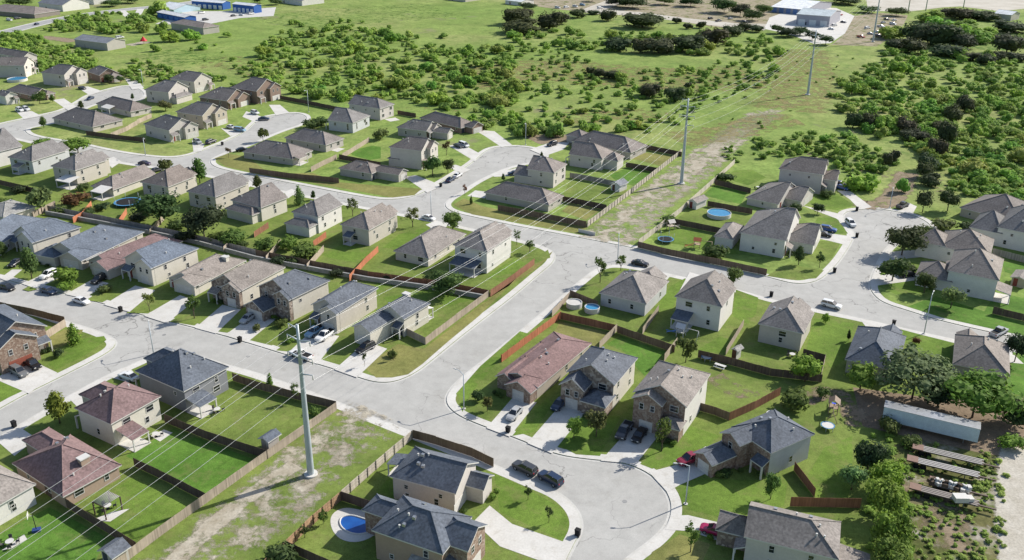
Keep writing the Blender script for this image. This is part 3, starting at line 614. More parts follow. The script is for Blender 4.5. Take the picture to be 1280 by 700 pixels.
# --- right close, right side
H_('c4', (1195,259), (1275,277.5), (1312,262), None, 1, 'UL', 'brown', 'tan', 'long low dark roofed house at the right edge, behind two round street trees', style='hip', pitch=.5)
H_('c5', (1241,284.6), (1306,294), (1330,271), 318, 2, 'UL', 'grey', 'white', 'white walled two-storey house cut by the right edge, with a low garage wing', style='hip', wings=[(.3, 1, -7, 1, 4.0, 'hip', 'y', True)])
H_('c6', (1174,308), (1238.6,320), (1243,299), 338, 2, 'UL', 'taupe', 'white', 'taupe hip roofed house behind the white walled corner house on the close', style='hip', wings=[(.3, 1, -6, 1, 4.4, 'hip', 'y', True)], ez=5.2)
H_('c7', (1184,338), (1249.5,351), (1255,324), 378, 2, 'UL', 'taupe', 'white', 'white walled two-storey house on the corner of the close and the back street', style='hip', wings=[(.35, 1, -7, 1, 2.9, 'hip', 'y', True)], patio=('back', .0, .4, 3.5, 'taupe'))
# ---------------------------------------------------------------- lawns, drives, bare soil
_li = [0]
def lawn(kind, *pts):
    _li[0] += 1
    sheet('lawn', GP(pts), .005 + .00025 * (_li[0] % 40), MAT['lawn'], color=LAWN[kind])
def drive(*pts, mat='concrete'):
    _li[0] += 1
    sheet('driveway', GP(pts), .018 + .00025 * (_li[0] % 40), MAT[mat])
# back yards and fronts whose grass differs from the rest
lawn('vivid', (157,570),(217,536),(317,574),(258,619))
lawn('green', (95,640),(166,597),(238,634),(160,682),(130,665))
lawn('vivid', (40,645),(62,634),(134,672),(120,700),(60,730),(-30,730),(-20,680))
lawn('mid', (255,520),(300,490),(400,516),(330,560),(300,556))
lawn('green', (463,625),(512,565),(540,573),(505,600),(490,636))
lawn('mid', (378,690),(418,640),(450,655),(478,668),(430,700))
lawn('green', (618,592),(660,612),(704,636),(712,655),(704,676),(625,640))
lawn('olive', (449,455),(473,446),(497,430),(530,436),(612,372),(640,355),(667,338),(686,322),(691,314),(655,338),(600,394),(560,427),(528,455),(510,468),(490,472),(470,472))
lawn('mid', (515,420),(560,395),(610,376),(607,372),(540,400),(535,375))
lawn('green', (478,372),(540,362),(598,372),(560,383),(536,370),(520,400))
lawn('green', (470,345),(500,352),(470,366))
lawn('green', (402,318),(428,305),(462,312),(470,320),(458,330),(410,322))
lawn('green', (478,310),(500,292),(535,284),(530,292),(495,312))
lawn('green', (610,345),(642,322),(660,330),(640,345),(625,352))
lawn('mid', (640,340),(665,325),(685,312),(688,322),(668,330))
lawn('olive', (322,218),(390,216),(425,228),(527,236),(518,244),(490,247),(400,230))
lawn('olive', (268,198),(284,192),(310,196),(330,212),(322,217),(282,208))
lawn('vivid', (438,188),(466,182),(476,184),(476,198),(462,200),(440,194))
lawn('vivid', (762,219),(785,209),(821,213),(792,232),(772,228))
lawn('mid', (712,226),(766,236),(790,240),(760,252),(702,248))
lawn('olive', (702,264),(714,254),(752,262),(732,275))
lawn('olive', (566,256),(580,248),(604,258),(690,276),(735,284),(725,292),(640,277),(590,268))
lawn('olive', (785,197),(800,190),(846,196),(824,207))
lawn('vivid', (878,244),(893,232),(935,239),(926,255),(910,252))
lawn('green', (905,222),(918,213),(940,212),(958,222),(935,232))
lawn('mid', (845,274),(864,260),(905,266),(940,270),(925,288),(900,284))
lawn('green', (815,300),(836,284),(880,292),(910,303),(925,318),(900,318),(850,306))
lawn('mid', (958,345),(985,330),(1030,338),(1020,348),(990,350))
lawn('mid', (992,320),(1000,300),(1052,302),(1040,322),(1024,330))
lawn('green', (1015,285),(1022,272),(1045,272),(1060,292),(1046,292))
lawn('green', (1010,250),(1022,244),(1046,242),(1068,257),(1046,263),(1018,258))
lawn('green', (1103,330),(1115,322),(1150,330),(1165,365),(1120,368),(1098,358))
lawn('vivid', (1135,383),(1170,370),(1280,405),(1280,420),(1177,397))
lawn('vivid', (1252,327),(1290,332),(1290,350),(1256,340))
lawn('vivid', (1230,390),(1245,365),(1290,375),(1290,400))
lawn('green', (818,386),(838,358),(856,348),(868,350),(846,370),(842,384),(828,390))
lawn('green', (916,395),(920,362),(948,372),(945,392),(935,405))
lawn('green', (1007,440),(1018,398),(1068,404),(1055,450),(1040,462),(1030,450))
lawn('green', (1120,410),(1150,418),(1190,428),(1187,448),(1170,445),(1135,440))
lawn('vivid', (1262,470),(1266,440),(1300,445),(1300,500),(1258,490))
lawn('vivid', (758,430),(776,420),(832,440),(806,470),(798,462),(780,440))
lawn('olive', (690,420),(700,402),(762,416),(745,434),(720,428))
lawn('green', (870,438),(900,420),(916,426),(908,442))
lawn('mid', (860,460),(880,455),(945,470),(962,495),(910,522),(880,512),(885,490))
lawn('green', (578,515),(590,490),(622,452),(640,440),(664,418),(650,414),(600,458),(570,492))
lawn('green', (640,545),(665,515),(685,497),(690,506),(668,540))
lawn('green', (695,555),(720,520),(776,520),(750,570),(720,568))
lawn('green', (800,580),(820,555),(850,528),(900,545),(880,562),(850,578),(815,586))
lawn('green', (846,607),(870,598),(930,600),(985,600),(980,632),(925,645),(908,648),(855,636))
lawn('green', (1000,610),(1030,560),(1065,545),(1066,590),(1060,625),(1022,622))
lawn('olive', (815,690),(850,668),(888,680),(870,720),(800,720))
lawn('green', (60,455),(90,425),(130,420),(133,425),(105,445),(70,462))
lawn('green', (0,472),(30,480),(32,487),(0,502),(-20,500))
lawn('olive', (42,432),(80,412),(104,412),(98,425),(60,440))
for q in (((28,362),(50,350),(72,347),(45,362),(36,364)), ((108,375),(142,352),(165,358),(128,378)), ((158,391),(196,364),(216,371),(185,392)), ((212,402),(240,384),(272,384),(243,407)),
          ((269,414),(305,389),(322,396),(284,416)), ((307,424),(345,398),(366,405),(340,432)), ((345,438),(385,408),(405,412),(365,440)), ((395,446),(428,416),(452,425),(420,450))):
    lawn('mid', *q)
# driveways
for q in ([(0,348),(15,337),(28,337),(10,352)], [(28,355),(64,338),(78,345),(46,361)], [(82,368),(116,349),(136,354),(105,373)], [(130,381),(169,357),(194,363),(162,390)],
          [(180,395),(225,369),(244,376),(208,404)], [(244,410),(278,381),(301,387),(270,417)], [(281,419),(320,391),(345,399),(309,428)], [(358,443),(388,415),(424,420),(397,455)], [(418,462),(458,427),(484,436),(446,472)],
          [(608,535),(641,497),(671,503),(637,546)], [(659,554),(705,501),(737,509),(690,567)], [(751,576),(792,530),(826,541),(795,580)],
          [(811,590),(850,580),(882,558),(910,580),(850,606),(834,615)], [(838,645),(860,644),(935,662),(930,676),(915,682),(862,664),(832,662)],
          [(592,652),(612,632),(640,655),(712,680),(705,702),(672,700),(625,683)],
          [(1010,287),(1046,293),(1068,296),(1060,307),(1036,301),(1012,296)], [(1003,257),(1031,263),(1052,268),(1052,278),(1045,273),(1026,266)], [(1046,238),(1063,239),(1090,259),(1075,262),(1062,249)],
          [(1124,264),(1137,254),(1146,258),(1140,269)], [(1108,315),(1152,312),(1165,320),(1104,326)], [(1092,345),(1140,340),(1147,350),(1088,358)],
          [(505,221),(520,219),(553,232),(534,241)], [(556,207),(570,206),(588,212),(578,217)], [(561,182),(578,180),(598,191),(594,202)], [(592,162),(618,164),(640,181),(627,184),(606,170)],
          [(612,218),(650,209),(668,214),(640,220),(618,221)], [(662,187),(688,178),(712,178),(704,187),(681,195)], [(594,238),(610,240),(606,248),(584,245)],
          [(240,175),(256,180),(252,189),(242,191)], [(276,160),(300,164),(306,164),(288,170)], [(308,139),(330,147),(320,153),(303,146)], [(336,131),(350,131),(362,141),(345,144)],
          [(96,109),(110,108),(128,114),(112,119)], [(156,98),(172,100),(180,110),(165,112)], [(66,125),(80,123),(98,135),(85,138)], [(18,137),(40,139),(52,145),(30,149)],
          [(136,471),(162,460),(174,472),(160,478)], [(88,500),(104,488),(118,500),(100,512)], [(-4,551),(26,535),(46,548),(18,570)], [(-6,474),(20,456),(36,449),(72,466),(36,492)],
          [(845,372),(862,340),(882,346),(868,355)], [(808,344),(825,340),(838,345),(832,352)], [(966,377),(985,380),(992,392),(972,390)], [(1075,399),(1100,405),(1112,418),(1085,412)], [(1228,435),(1268,444),(1280,455),(1250,452)],
          [(532,281),(545,276),(560,282),(548,290)], [(590,292),(606,287),(618,292),(606,300)], [(470,268),(480,264),(496,268),(490,276)], [(400,254),(412,250),(428,256),(418,264)], [(355,240),(365,236),(372,240),(360,248)], [(300,228),(312,225),(318,230),(305,238)],
          [(216,214),(232,211),(246,218),(236,224)], [(130,200),(142,196),(152,202),(140,210)]):
    drive(*q)
for q in ([(663,338),(668,335),(672,337),(667,340)],): pass
# patios beside houses
for q in ([(410,187),(420,184),(431,186),(422,190)], [(113,651),(140,640),(162,636),(138,652)], [(480,149),(494,147),(500,150),(488,152)], [(188,545),(205,537),(216,541),(200,552)], [(2,688),(30,668),(34,674),(14,686)]):
    _li[0] += 1; sheet('patio', GP(q), .02 + .00025 * (_li[0] % 40), MAT['concrete'])

def soft_mat(name, c0, c1, s=.35, s2=2.5):
    """bare ground whose ragged edge is real cut-out, so the sheet below shows through"""
    m, nt, b = new_mat(name, .95, .1)
    c = ramp(nt, noise(nt, s, 5, .65), [(.3, c0), (.7, c1)])
    c = mix(nt, c, ramp(nt, noise(nt, s2, 3, .7), [(.3, .78), (.7, 1.2)]), 1.0, 'MULTIPLY')
    nt.links.new(c, b.inputs['Base Color'])
    a = nd(nt, 'ShaderNodeAttribute', attribute_name='cover')
    n1 = noise(nt, .22, 7, .75)
    ad = nd(nt, 'ShaderNodeMath', operation='MULTIPLY_ADD'); nt.links.new(n1, ad.inputs[0]); ad.inputs[1].default_value = 2.3
    nt.links.new(a.outputs['Fac'], ad.inputs[2])
    al = ramp(nt, ad.outputs[0], [(0, 0.0), (1, 1.0)])
    mr = nd(nt, 'ShaderNodeMapRange'); nt.links.new(ad.outputs[0], mr.inputs['Value']); mr.inputs['From Min'].default_value = 1.55; mr.inputs['From Max'].default_value = 1.85
    nt.links.new(mr.outputs['Result'], b.inputs['Alpha'])
    return m
MAT['worn'] = soft_mat('worn_pale_soil', (.29, .25, .18), (.48, .44, .36))
MAT['bare'] = soft_mat('bare_brown_soil', (.2, .155, .105), (.30, .24, .17))
MAT['yellowed'] = soft_mat('yellowed_grass', (.19, .175, .07), (.27, .23, .10))
MAT['lush'] = soft_mat('lush_grass', (.07, .16, .025), (.10, .19, .035))
MAT['track'] = soft_mat('caliche_track', (.38, .35, .29), (.50, .47, .41))
_si = [0]
def patch(name, mat, pts, width, cover=.75):
    """a soft-edged strip along a line of (x, y) pixels, width in metres"""
    P = chaikin(GP(pts), it=2); rows = [offset(P, width / 2 * k) for k in (1, .45, -.45, -1)]
    cv = (-.3, cover, cover, -.3); n = len(P); _si[0] += 1; z = .0152 + .0001 * _si[0]
    V = [(p.x, p.y, z) for r in rows for p in r]; F = []
    for r in range(3):
        for i in range(n - 1): F.append((r * n + i, (r + 1) * n + i, (r + 1) * n + i + 1, r * n + i + 1))
    me = bpy.data.meshes.new(name); me.from_pydata(V, [], F); at = me.attributes.new('cover', 'FLOAT', 'POINT')
    vals = [cv[r] * (1 if 0 < i < n - 1 or r in (0, 3) else 0) for r in range(4) for i in range(n)]
    at.data.foreach_set('value', vals); me.materials.append(MAT[mat]); me.update()
    bm = bmesh.new(); bm.from_mesh(me)
    for f in bm.faces:
        if f.normal.z < 0: f.normal_flip()
    bm.to_mesh(me); bm.free()
    o = link(name, me); o['kind'] = 'structure'
patch('bare_ground', 'worn', [(215,722),(300,650),(372,585),(425,540),(470,512)], 21, .52)
patch('bare_ground', 'worn', [(205,715),(270,652),(330,606),(372,580)], 6, .75)
patch('bare_ground', 'worn', [(340,680),(400,600),(440,550),(490,526)], 11, .42)
patch('bare_ground', 'worn', [(330,690),(395,622),(450,572),(490,535)], 9, .3)
patch('bare_ground', 'worn', [(755,304),(800,262),(848,225),(890,192),(930,158),(965,140)], 27, .57)
patch('bare_ground', 'worn', [(845,228),(885,192),(930,160)], 14, .66)
patch('bare_ground', 'worn', [(800,288),(835,250),(880,215),(905,205)], 10, .35)
patch('bare_ground', 'worn', [(930,158),(975,135),(1010,119),(1030,117)], 13, .45)
patch('bare_ground', 'bare', [(664,176),(690,172),(720,176),(745,180)], 22, .85)
patch('bare_ground', 'bare', [(1070,253),(1090,258),(1115,250),(1125,235),(1135,215)], 14, .7)
patch('bare_ground', 'bare', [(1050,205),(1100,215),(1160,240),(1180,225)], 16, .35)
patch('bare_ground', 'bare', [(890,470),(920,490),(950,490)], 9, .5)
patch('bare_ground', 'bare', [(880,288),(870,300),(850,298)], 5, .3)
patch('bare_ground', 'bare', [(560,120),(640,118),(720,112),(790,122)], 30, .15)
patch('bare_ground', 'yellowed', [(840,175),(900,168),(960,150),(1000,150)], 40, .5)
patch('bare_ground', 'yellowed', [(700,150),(780,140),(840,150)], 40, .45)
patch('bare_ground', 'yellowed', [(430,150),(520,140),(600,130)], 40, .3)
patch('bare_ground', 'bare', [(950,185),(1000,192),(1060,200),(1120,190)], 16, .3)
patch('bare_ground', 'yellowed', [(560,100),(680,85),(760,95),(860,100),(960,95)], 110, .5)
patch('bare_ground', 'yellowed', [(1000,60),(1010,100),(980,140)], 60, .5)
patch('bare_ground', 'yellowed', [(240,80),(300,75),(340,95)], 60, .4)
patch('bare_ground', 'lush', [(190,65),(230,72),(250,80)], 60, .42)
patch('bare_ground', 'lush', [(330,30),(450,18),(560,12)], 170, .36)
patch('bare_ground', 'lush', [(1190,55),(1240,60),(1275,55)], 50, .5)
patch('bare_ground', 'yellowed', [(40,590),(100,560)], 4, .2)

# ---------------------------------------------------------------- fences
def fence_mat():
    m, nt, b = new_mat('fence_boards', .9, .15)
    mp = nd(nt, 'ShaderNodeMapping'); g = nd(nt, 'ShaderNodeNewGeometry'); nt.links.new(g.outputs['Position'], mp.inputs['Vector']); mp.inputs['Scale'].default_value = (3.2, 3.2, .12)
    v1 = ramp(nt, noise(nt, 1.0, 2, .6, vec=mp.outputs['Vector']), [(.3, .74), (.7, 1.26)])
    v2 = ramp(nt, noise(nt, .3, 3), [(.3, .85), (.7, 1.15)])
    nt.links.new(mix(nt, mix(nt, objcol(nt), v1, 1.0, 'MULTIPLY'), v2, 1.0, 'MULTIPLY'), b.inputs['Base Color']); return m
MAT['fence'] = fence_mat()
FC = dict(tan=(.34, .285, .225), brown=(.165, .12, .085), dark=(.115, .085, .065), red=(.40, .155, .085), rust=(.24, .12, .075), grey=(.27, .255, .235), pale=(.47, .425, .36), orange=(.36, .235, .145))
_frnd = random.Random(4)
_p = MB(); _p.box((0, 0, .95), (.12, .12, 1.9)); POST = _p.mesh('post', MAT['fence'])
def fence(label, color, *pts, h=1.83, posts=0, name='wooden_fence'):
    P = GP(pts); o = P[0]
    root = empty(name, (o.x, o.y, 0)); tag(root, label, 'fence', 'wooden yard fences')
    mb = MB(); rl = MB(); pp = []
    for a, b in zip(P, P[1:]):
        a, b = a - o, b - o; L = (b - a).length; n = max(1, round(L / 2.4)); rz = math.atan2(b.y - a.y, b.x - a.x); nv = Vector((-math.sin(rz), math.cos(rz), 0))
        for i in range(n):
            c = a.lerp(b, (i + .5) / n); hh = h + _frnd.uniform(-.05, .05)
            mb.box((c.x, c.y, hh / 2 + .03), (L / n - .015, .035, hh), rz=rz)
            if posts: pp.append((a.lerp(b, i / n) + nv * posts * .09, rz))
        if posts:
            for z in (.35, 1.0, 1.6):
                c = (a + b) / 2 + nv * posts * .05; rl.box((c.x, c.y, z), (L, .05, .1), rz=rz)
    part('board_panel', mb.mesh('board_panel', MAT['fence']), root, color=FC[color])
    if posts:
        part('rail', rl.mesh('rail', MAT['fence']), root, color=tuple(x * .8 for x in FC[color]))
        for p, rz in pp[:60]: part('post', POST, root, (p.x, p.y, 0), rz, color=tuple(x * .55 for x in FC[color]))
    return root
fence('tan board fence along the left side of the grassy strip with the nearest pole', 'tan', (140,716),(205,667),(258,629),(320,584),(360,556),(421,513))
fence('dark brown fence along the main street behind the yards left of the nearest pole', 'brown', (421,512),(360,497),(320,486),(291,476))
fence('dark fence between the grey house yard and the vivid green yard', 'dark', (206,528),(260,550),(335,574))
fence('dark fence between the two maroon roofed houses back yards', 'dark', (168,583),(212,604),(258,628))
fence('dark fence between the chimney house yard and the basketball yard', 'dark', (58,618),(100,645),(150,676),(172,690))
fence('pale weathered fence with dark posts on the right of the grassy strip', 'pale', (515,549),(470,587),(427,625), posts=1)
fence('orange brown fence with dark posts beside the kidney shaped pool', 'orange', (426,626),(392,655),(358,688),(332,712), posts=1)
fence('brown fence beside the main street behind the slate roofed corner house', 'brown', (516,548),(545,556),(590,571),(617,584))
fence('dark fence between the two slate roofed houses at the bottom', 'dark', (427,626),(470,640),(503,652))
fence('short dark fence at the bottom below the kidney pool yard', 'dark', (358,688),(385,700),(420,716))
fence('tan fence on the corner yard of the garage tower house, along the connecting street', 'tan', (508,419),(532,431),(570,402),(611,371))
fence('red brown fence along the connecting street behind the dark slate patio house', 'rust', (613,371),(640,352),(668,331))
fence('long weathered fence on top of the grey retaining wall, left half', 'grey', (60,264),(125,276),(190,289.5),(250,302),(320,320))
fence('long brown fence on top of the grey retaining wall, middle part', 'brown', (320,320),(402,336),(460,347))
fence('red brown fence panels on top of the retaining wall below the low cream house', 'rust', (460,347),(500,353),(540,358),(580,365),(612,371))
fence('tan side fence beside the feathery tree, leftmost in the lower yards', 'tan', (42,272),(70,258))
fence('bright red orange side fence, between the blue roofed houses', 'red', (92,279),(104,272),(115,258))
fence('short bright red orange side fence behind the wide blue roof', 'red', (150,281),(159,267))
fence('tan side fence below the big leafy tree', 'tan', (188,294),(206,274))
fence('tan side fence behind the low taupe house with a corner entry', 'tan', (280,316),(298,300))
fence('tan side fence behind the brick gabled taupe house', 'tan', (333,328),(352,306))
fence('tan side fence behind the slate house with the silver car', 'tan', (384,338),(405,314))
fence('bright red orange side fence zigzagging behind the pickup house', 'red', (437,352),(457,330),(473,315))
fence('short red side fence beside the sunroom house', 'red', (392,309),(408,297))
fence('red brown side fence behind the cream house with a back wing', 'rust', (318,297),(336,285))
fence('red fence with white lit posts beside the long maroon roof', 'red', (627,453),(664,425),(701,398), posts=1)
fence('short tan fence between the connecting street and the round yard pools', 'tan', (690,396),(712,373))
fence('brown fence behind the round yard pools near the crossing', 'brown', (712,371),(747,385))
fence('rust brown fence at the back of the maroon house yard, below the round pools', 'rust', (700,399),(735,407),(769,415))
fence('weathered brown fence behind the vivid green lawn, below the play yard', 'brown', (771,416),(805,428),(843,441))
fence('long dark fence behind the yard with the picnic bench', 'dark', (872,447),(915,457),(962,470),(1027,478))
fence('tan fence between the maroon house yard and the vivid lawn', 'tan', (749,436),(771,414))
fence('tan fence between the vivid lawn and the taupe bay window house', 'tan', (830,452),(846,431))
fence('tan fence between the low house with round pools and the play yard', 'tan', (803,418),(823,390))
fence('tan fence between the play yard and the dark yard with a small shed', 'tan', (907,444),(929,408))
fence('tan side fence beside the long bright lawn of the beige house', 'tan', (1026,472),(1031,452))
fence('dark fence across the long bright lawn behind the beige house', 'dark', (1003,445),(1031,453))
fence('brown fence along the near side of the worn sandy yard', 'brown', (872,513),(893,519),(911,526))
fence('rust red fence running up behind the diagonal slate house', 'rust', (911,526),(942,512),(975,494))
fence('rust red fence right of the diagonal slate house, casting a wide shadow', 'rust', (992,588),(1018,622))
fence('rust red fence across the yard above the bottom right house', 'rust', (987,633),(1030,634),(1075,635))
fence('long brown fence along the back street, right of the grassy strip', 'brown', (797,309.5),(840,320),(900,332),(958,344.5))
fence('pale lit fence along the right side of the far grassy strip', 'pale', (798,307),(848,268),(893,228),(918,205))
fence('dark fence between the round pool yard and the trampoline yard', 'dark', (834,279),(870,286),(909,294))
fence('dark fence between the round pool yard and the bright square lawn', 'dark', (884,258),(912,263),(940,268))
fence('dark fence above the bright square lawn on the right hand close', 'dark', (893,231),(915,236),(938,242))
fence('pale fence with posts along the left side of the far grassy strip', 'pale', (734,284),(785,245),(852,192), posts=-1)
fence('brown fence along the back street below the large dark roof', 'brown', (622,263),(675,273),(733,284))
fence('dark fence between the lower two yards of the middle close', 'dark', (703,252),(730,257),(758,263))
fence('dark fence above the vivid green square yard', 'dark', (782,209),(800,212),(822,216))
fence('dark fence at the very back of the middle close yards', 'dark', (803,186),(828,191),(852,196))
fence('grey fence below the hipped rear extension on the middle close', 'grey', (712,222),(740,227),(769,233))
fence('long brown fence below the wide low house on the back street', 'brown', (312,216),(365,223),(424,229))
fence('tan fence between the wide low house and its neighbour', 'tan', (389,215),(404,207),(421,199))
fence('dark fence below the vivid yard of the middle close', 'dark', (424,199),(450,204),(476,209))
fence('tan fence climbing between the yards behind the vivid lawn', 'tan', (428,198),(446,187),(462,177))
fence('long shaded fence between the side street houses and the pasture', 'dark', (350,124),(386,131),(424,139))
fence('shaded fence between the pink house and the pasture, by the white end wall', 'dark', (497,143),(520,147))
fence('dark fence between the upper left corner houses', 'dark', (108,169),(145,174),(182,178))
fence('tan fence climbing behind the long corner house', 'tan', (139,172),(158,164),(172,156))
fence('tan fence by the house with dormer vents', 'tan', (172,155),(190,147))
fence('dark fence along the green side yard at the right edge', 'dark', (1240,392),(1290,404))
fence('grey fence between the two white walled houses at the right edge', 'grey', (1240,318),(1290,331))
fence('brown fence along the main street at the left edge', 'brown', (-20,382),(40,394),(82,405))
fence('tan fence beside the brick house side yard', 'tan', (44,433),(83,408))
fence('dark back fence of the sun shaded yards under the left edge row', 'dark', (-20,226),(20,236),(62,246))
MAT['oldwall'] = flat_mat('weathered_concrete', (.27, .27, .265), .9, .1, var=.2, scale=.6)
# the retaining wall the long fence stands on
def wall_line(name, label, pts, h, t, mat, cat):
    P = GP(pts); o = P[0]; mb = MB()
    for a, b in zip(P, P[1:]):
        c = (a + b) / 2 - o; mb.box((c.x, c.y, h / 2), ((b - a).length + .02, t, h), rz=math.atan2(b.y - a.y, b.x - a.x))
    ob = link(name, mb.mesh(name, mat), loc=(o.x, o.y, 0)); tag(ob, label, cat); return ob
wall_line('retaining_wall', 'long pale grey retaining wall between the two rows of back yards', [(58,268),(125,280),(190,293),(250,306),(320,325),(402,340.5),(460,351),(540,362),(606,374)], 1.15, .5, MAT['oldwall'], 'wall')
wall_line('guard_rail', 'short white barrier where the grassy strip meets the back street', [(723,290),(744,294.5)], 1.0, .12, MAT['trim'], 'barrier')
# ---------------------------------------------------------------- vehicles (nose towards +x)
def loft(mb, rings, mi=0, smooth=False):
    """closed skin over rings of equal point count"""
    n = len(rings[0]); b = len(mb.v)
    for r in rings: mb.v.extend([tuple(p) for p in r])
    for i in range(len(rings) - 1):
        for k in range(n):
            mb.f.append([b + i * n + k, b + i * n + (k + 1) % n, b + (i + 1) * n + (k + 1) % n, b + (i + 1) * n + k]); mb.m.append(mi); mb.sm.append(smooth)
    mb.f.append([b + k for k in reversed(range(n))]); mb.m.append(mi); mb.sm.append(False)
    mb.f.append([b + (len(rings) - 1) * n + k for k in range(n)]); mb.m.append(mi); mb.sm.append(False)
def car_ring(x, w, z0, z1):
    """cross section at x: sill, waist bulge, shoulder"""
    return [(x, -w * .9, z0), (x, w * .9, z0), (x, w, z0 + (z1 - z0) * .35), (x, w * .97, z0 + (z1 - z0) * .75), (x, w * .86, z1), (x, -w * .86, z1), (x, -w * .97, z0 + (z1 - z0) * .75), (x, -w, z0 + (z1 - z0) * .35)]
def cab_ring(x0, w, z): return (x0, w, z)
CARS = {}
def car_meshes(kind):
    if kind in CARS: return CARS[kind]
    sp = dict(
        sedan=dict(L=4.7, W=.91, body=[(-2.35,.62,.78),(-2.2,.88,.95),(-1.3,.91,1.0),(.9,.91,.97),(1.9,.88,.88),(2.28,.74,.74),(2.36,.6,.6)], cab=[(-1.75,.98),(-1.0,1.42),(.25,1.46),(1.15,.96)], z0=.28, wr=.32, ax=1.38),
        suv=dict(L=4.8, W=.95, body=[(-2.4,.7,.95),(-2.33,.92,1.08),(-1.2,.95,1.12),(1.0,.95,1.08),(2.0,.92,1.02),(2.33,.8,.9),(2.4,.66,.72)], cab=[(-2.3,1.1),(-2.05,1.66),(.2,1.74),(1.15,1.08)], z0=.32, wr=.37, ax=1.42),
        van=dict(L=5.1, W=.98, body=[(-2.55,.8,1.0),(-2.5,.97,1.1),(-1.2,.98,1.12),(1.4,.98,1.08),(2.2,.93,.98),(2.5,.8,.8),(2.55,.68,.66)], cab=[(-2.5,1.1),(-2.35,1.74),(.7,1.78),(1.85,1.04)], z0=.3, wr=.35, ax=1.5),
        pickup=dict(L=5.7, W=.98, body=[(-2.85,.88,1.02),(-2.8,.96,1.06),(-1.3,.98,1.08),(1.2,.98,1.1),(2.4,.95,1.05),(2.8,.85,.95),(2.87,.72,.72)], cab=[(-.55,1.08),(-.4,1.78),(.7,1.82),(1.5,1.08)], z0=.42, wr=.42, ax=1.75))[kind]
    W = sp['W']; body = MB()
    loft(body, [car_ring(x, w, sp['z0'], z) for x, w, z in sp['body']])
    if kind == 'pickup':      # open bed: dark floor let in behind the cab
        body.box((-1.72, 0, 1.075), (1.95, 1.5, .03), 1); body.box((-1.72, .87, 1.12), (2.1, .12, .1)); body.box((-1.72, -.87, 1.12), (2.1, .12, .1)); body.box((-2.76, 0, 1.1), (.1, 1.75, .12))
    # glasshouse: dark glass with a painted roof panel and pillars standing proud of it
    (xa, za), (xb, zb), (xc, zc), (xd, zd) = sp['cab']; wb, wt = W * .85, W * .68
    gl = MB()
    loft(gl, [[(xa, -wb, za - .05), (xa, wb, za - .05), (xa + .02, wb, za), (xa + .02, -wb, za)], [(xb, -wb, za - .05), (xb, wb, za - .05), (xb, wt, zb), (xb, -wt, zb)], [(xc, -wb, zd - .05), (xc, wb, zd - .05), (xc, wt, zc), (xc, -wt, zc)], [(xd, -wb, zd - .05), (xd, wb, zd - .05), (xd - .02, wb, zd), (xd - .02, -wb, zd)]])
    rp = MB(); loft(rp, [[(xb - .06, -wt - .02, zb - .04), (xb - .06, wt + .02, zb - .04), (xb, wt - .04, zb + .03), (xb, -wt + .04, zb + .03)], [(xc + .08, -wt - .02, zc - .04), (xc + .08, wt + .02, zc - .04), (xc, wt - .04, zc + .03), (xc, -wt + .04, zc + .03)]])
    for sgn in (-1, 1):
        for (p, q, r) in (((xa, wb, za), (xb, wt, zb), .05), ((xd, wb, zd), (xc, wt, zc), .05), (((xa + xd) / 2 - .1, wb + .01, za), ((xb + xc) / 2 - .1, wt + .01, (zb + zc) / 2), .05)):
            rp.tube((p[0], sgn * p[1], p[2]), (q[0], sgn * q[1], q[2]), r, n=6)
    wh = MB(); wh.tube((0, -.12, 0), (0, .12, 0), sp['wr'], n=16, mi=0); wh.tube((0, -.13, 0), (0, .13, 0), sp['wr'] * .62, n=12, mi=1)
    hl = MB(); hl.box((0, 0, 0), (.12, .34, .16)); 
    xf, wf, zf = sp['body'][-2]; xr, wr_, zr = sp['body'][0]
    CARS[kind] = (fix_normals(body.mesh('body', [MAT['paint'], MAT['rubber']])), fix_normals(gl.mesh('window_glass', MAT['glass'])), fix_normals(rp.mesh('roof_panel', MAT['paint'])), wh.mesh('wheel', [MAT['rubber'], MAT['rim']]),
                  hl.mesh('headlight', MAT['trim']), sp, (xf + .03, wf * .75, zf - .12), (xr - .01, wr_ * .85, zr - .05))
    return CARS[kind]
m, nt, b = new_mat('tail_lamp', .3, .5); b.inputs['Base Color'].default_value = (.35, .02, .02, 1); MAT['tail'] = m
_t = MB(); _t.box((0, 0, 0), (.1, .22, .2)); TAIL = _t.mesh('taillight', MAT['tail'])
PAINT = dict(black=(.012, .012, .014), white=(.68, .68, .67), silver=(.36, .37, .38), grey=(.14, .145, .15), navy=(.02, .035, .075), blue=(.035, .09, .26), ltblue=(.20, .34, .46), maroon=(.22, .02, .045), magenta=(.34, .012, .075), red=(.4, .03, .02), purple=(.045, .025, .06), teal=(.05, .14, .15), dkgrey=(.05, .053, .06))
VEH = []
def car(kind, color, x, y, x2, y2, label, group='parked vehicles', cat=None):
    p, q = G(x, y), G(x2, y2); d = q - p; rz = math.atan2(d.y, d.x)
    name = dict(sedan='parked_car', suv='parked_suv', van='parked_van', pickup='pickup_truck')[kind]
    bo, gl, rp, wh, hl, sp, hp, tp = car_meshes(kind)
    road = 0.0
    root = empty(name, (p.x, p.y, 0), rz); tag(root, label, cat or dict(sedan='car', suv='car', van='van', pickup='pickup truck')[kind], group)
    c = PAINT[color] if isinstance(color, str) else color
    part('body', bo, root, color=c); part('window_glass', gl, root); part('roof_panel', rp, root, color=c)
    for sx in (-1, 1):
        for sy in (-1, 1): part('wheel', wh, root, (sx * sp['ax'], sy * (sp['W'] - .1), sp['wr']))
    for sy in (-1, 1): part('headlight', hl, root, (hp[0], sy * hp[1], hp[2])); part('taillight', TAIL, root, (tp[0], sy * tp[1], tp[2]))
    VEH.append(root); return root
def street(o): o.location.z = -KERB + .005; return o
def ondrive(o): o.location.z = .03; return o
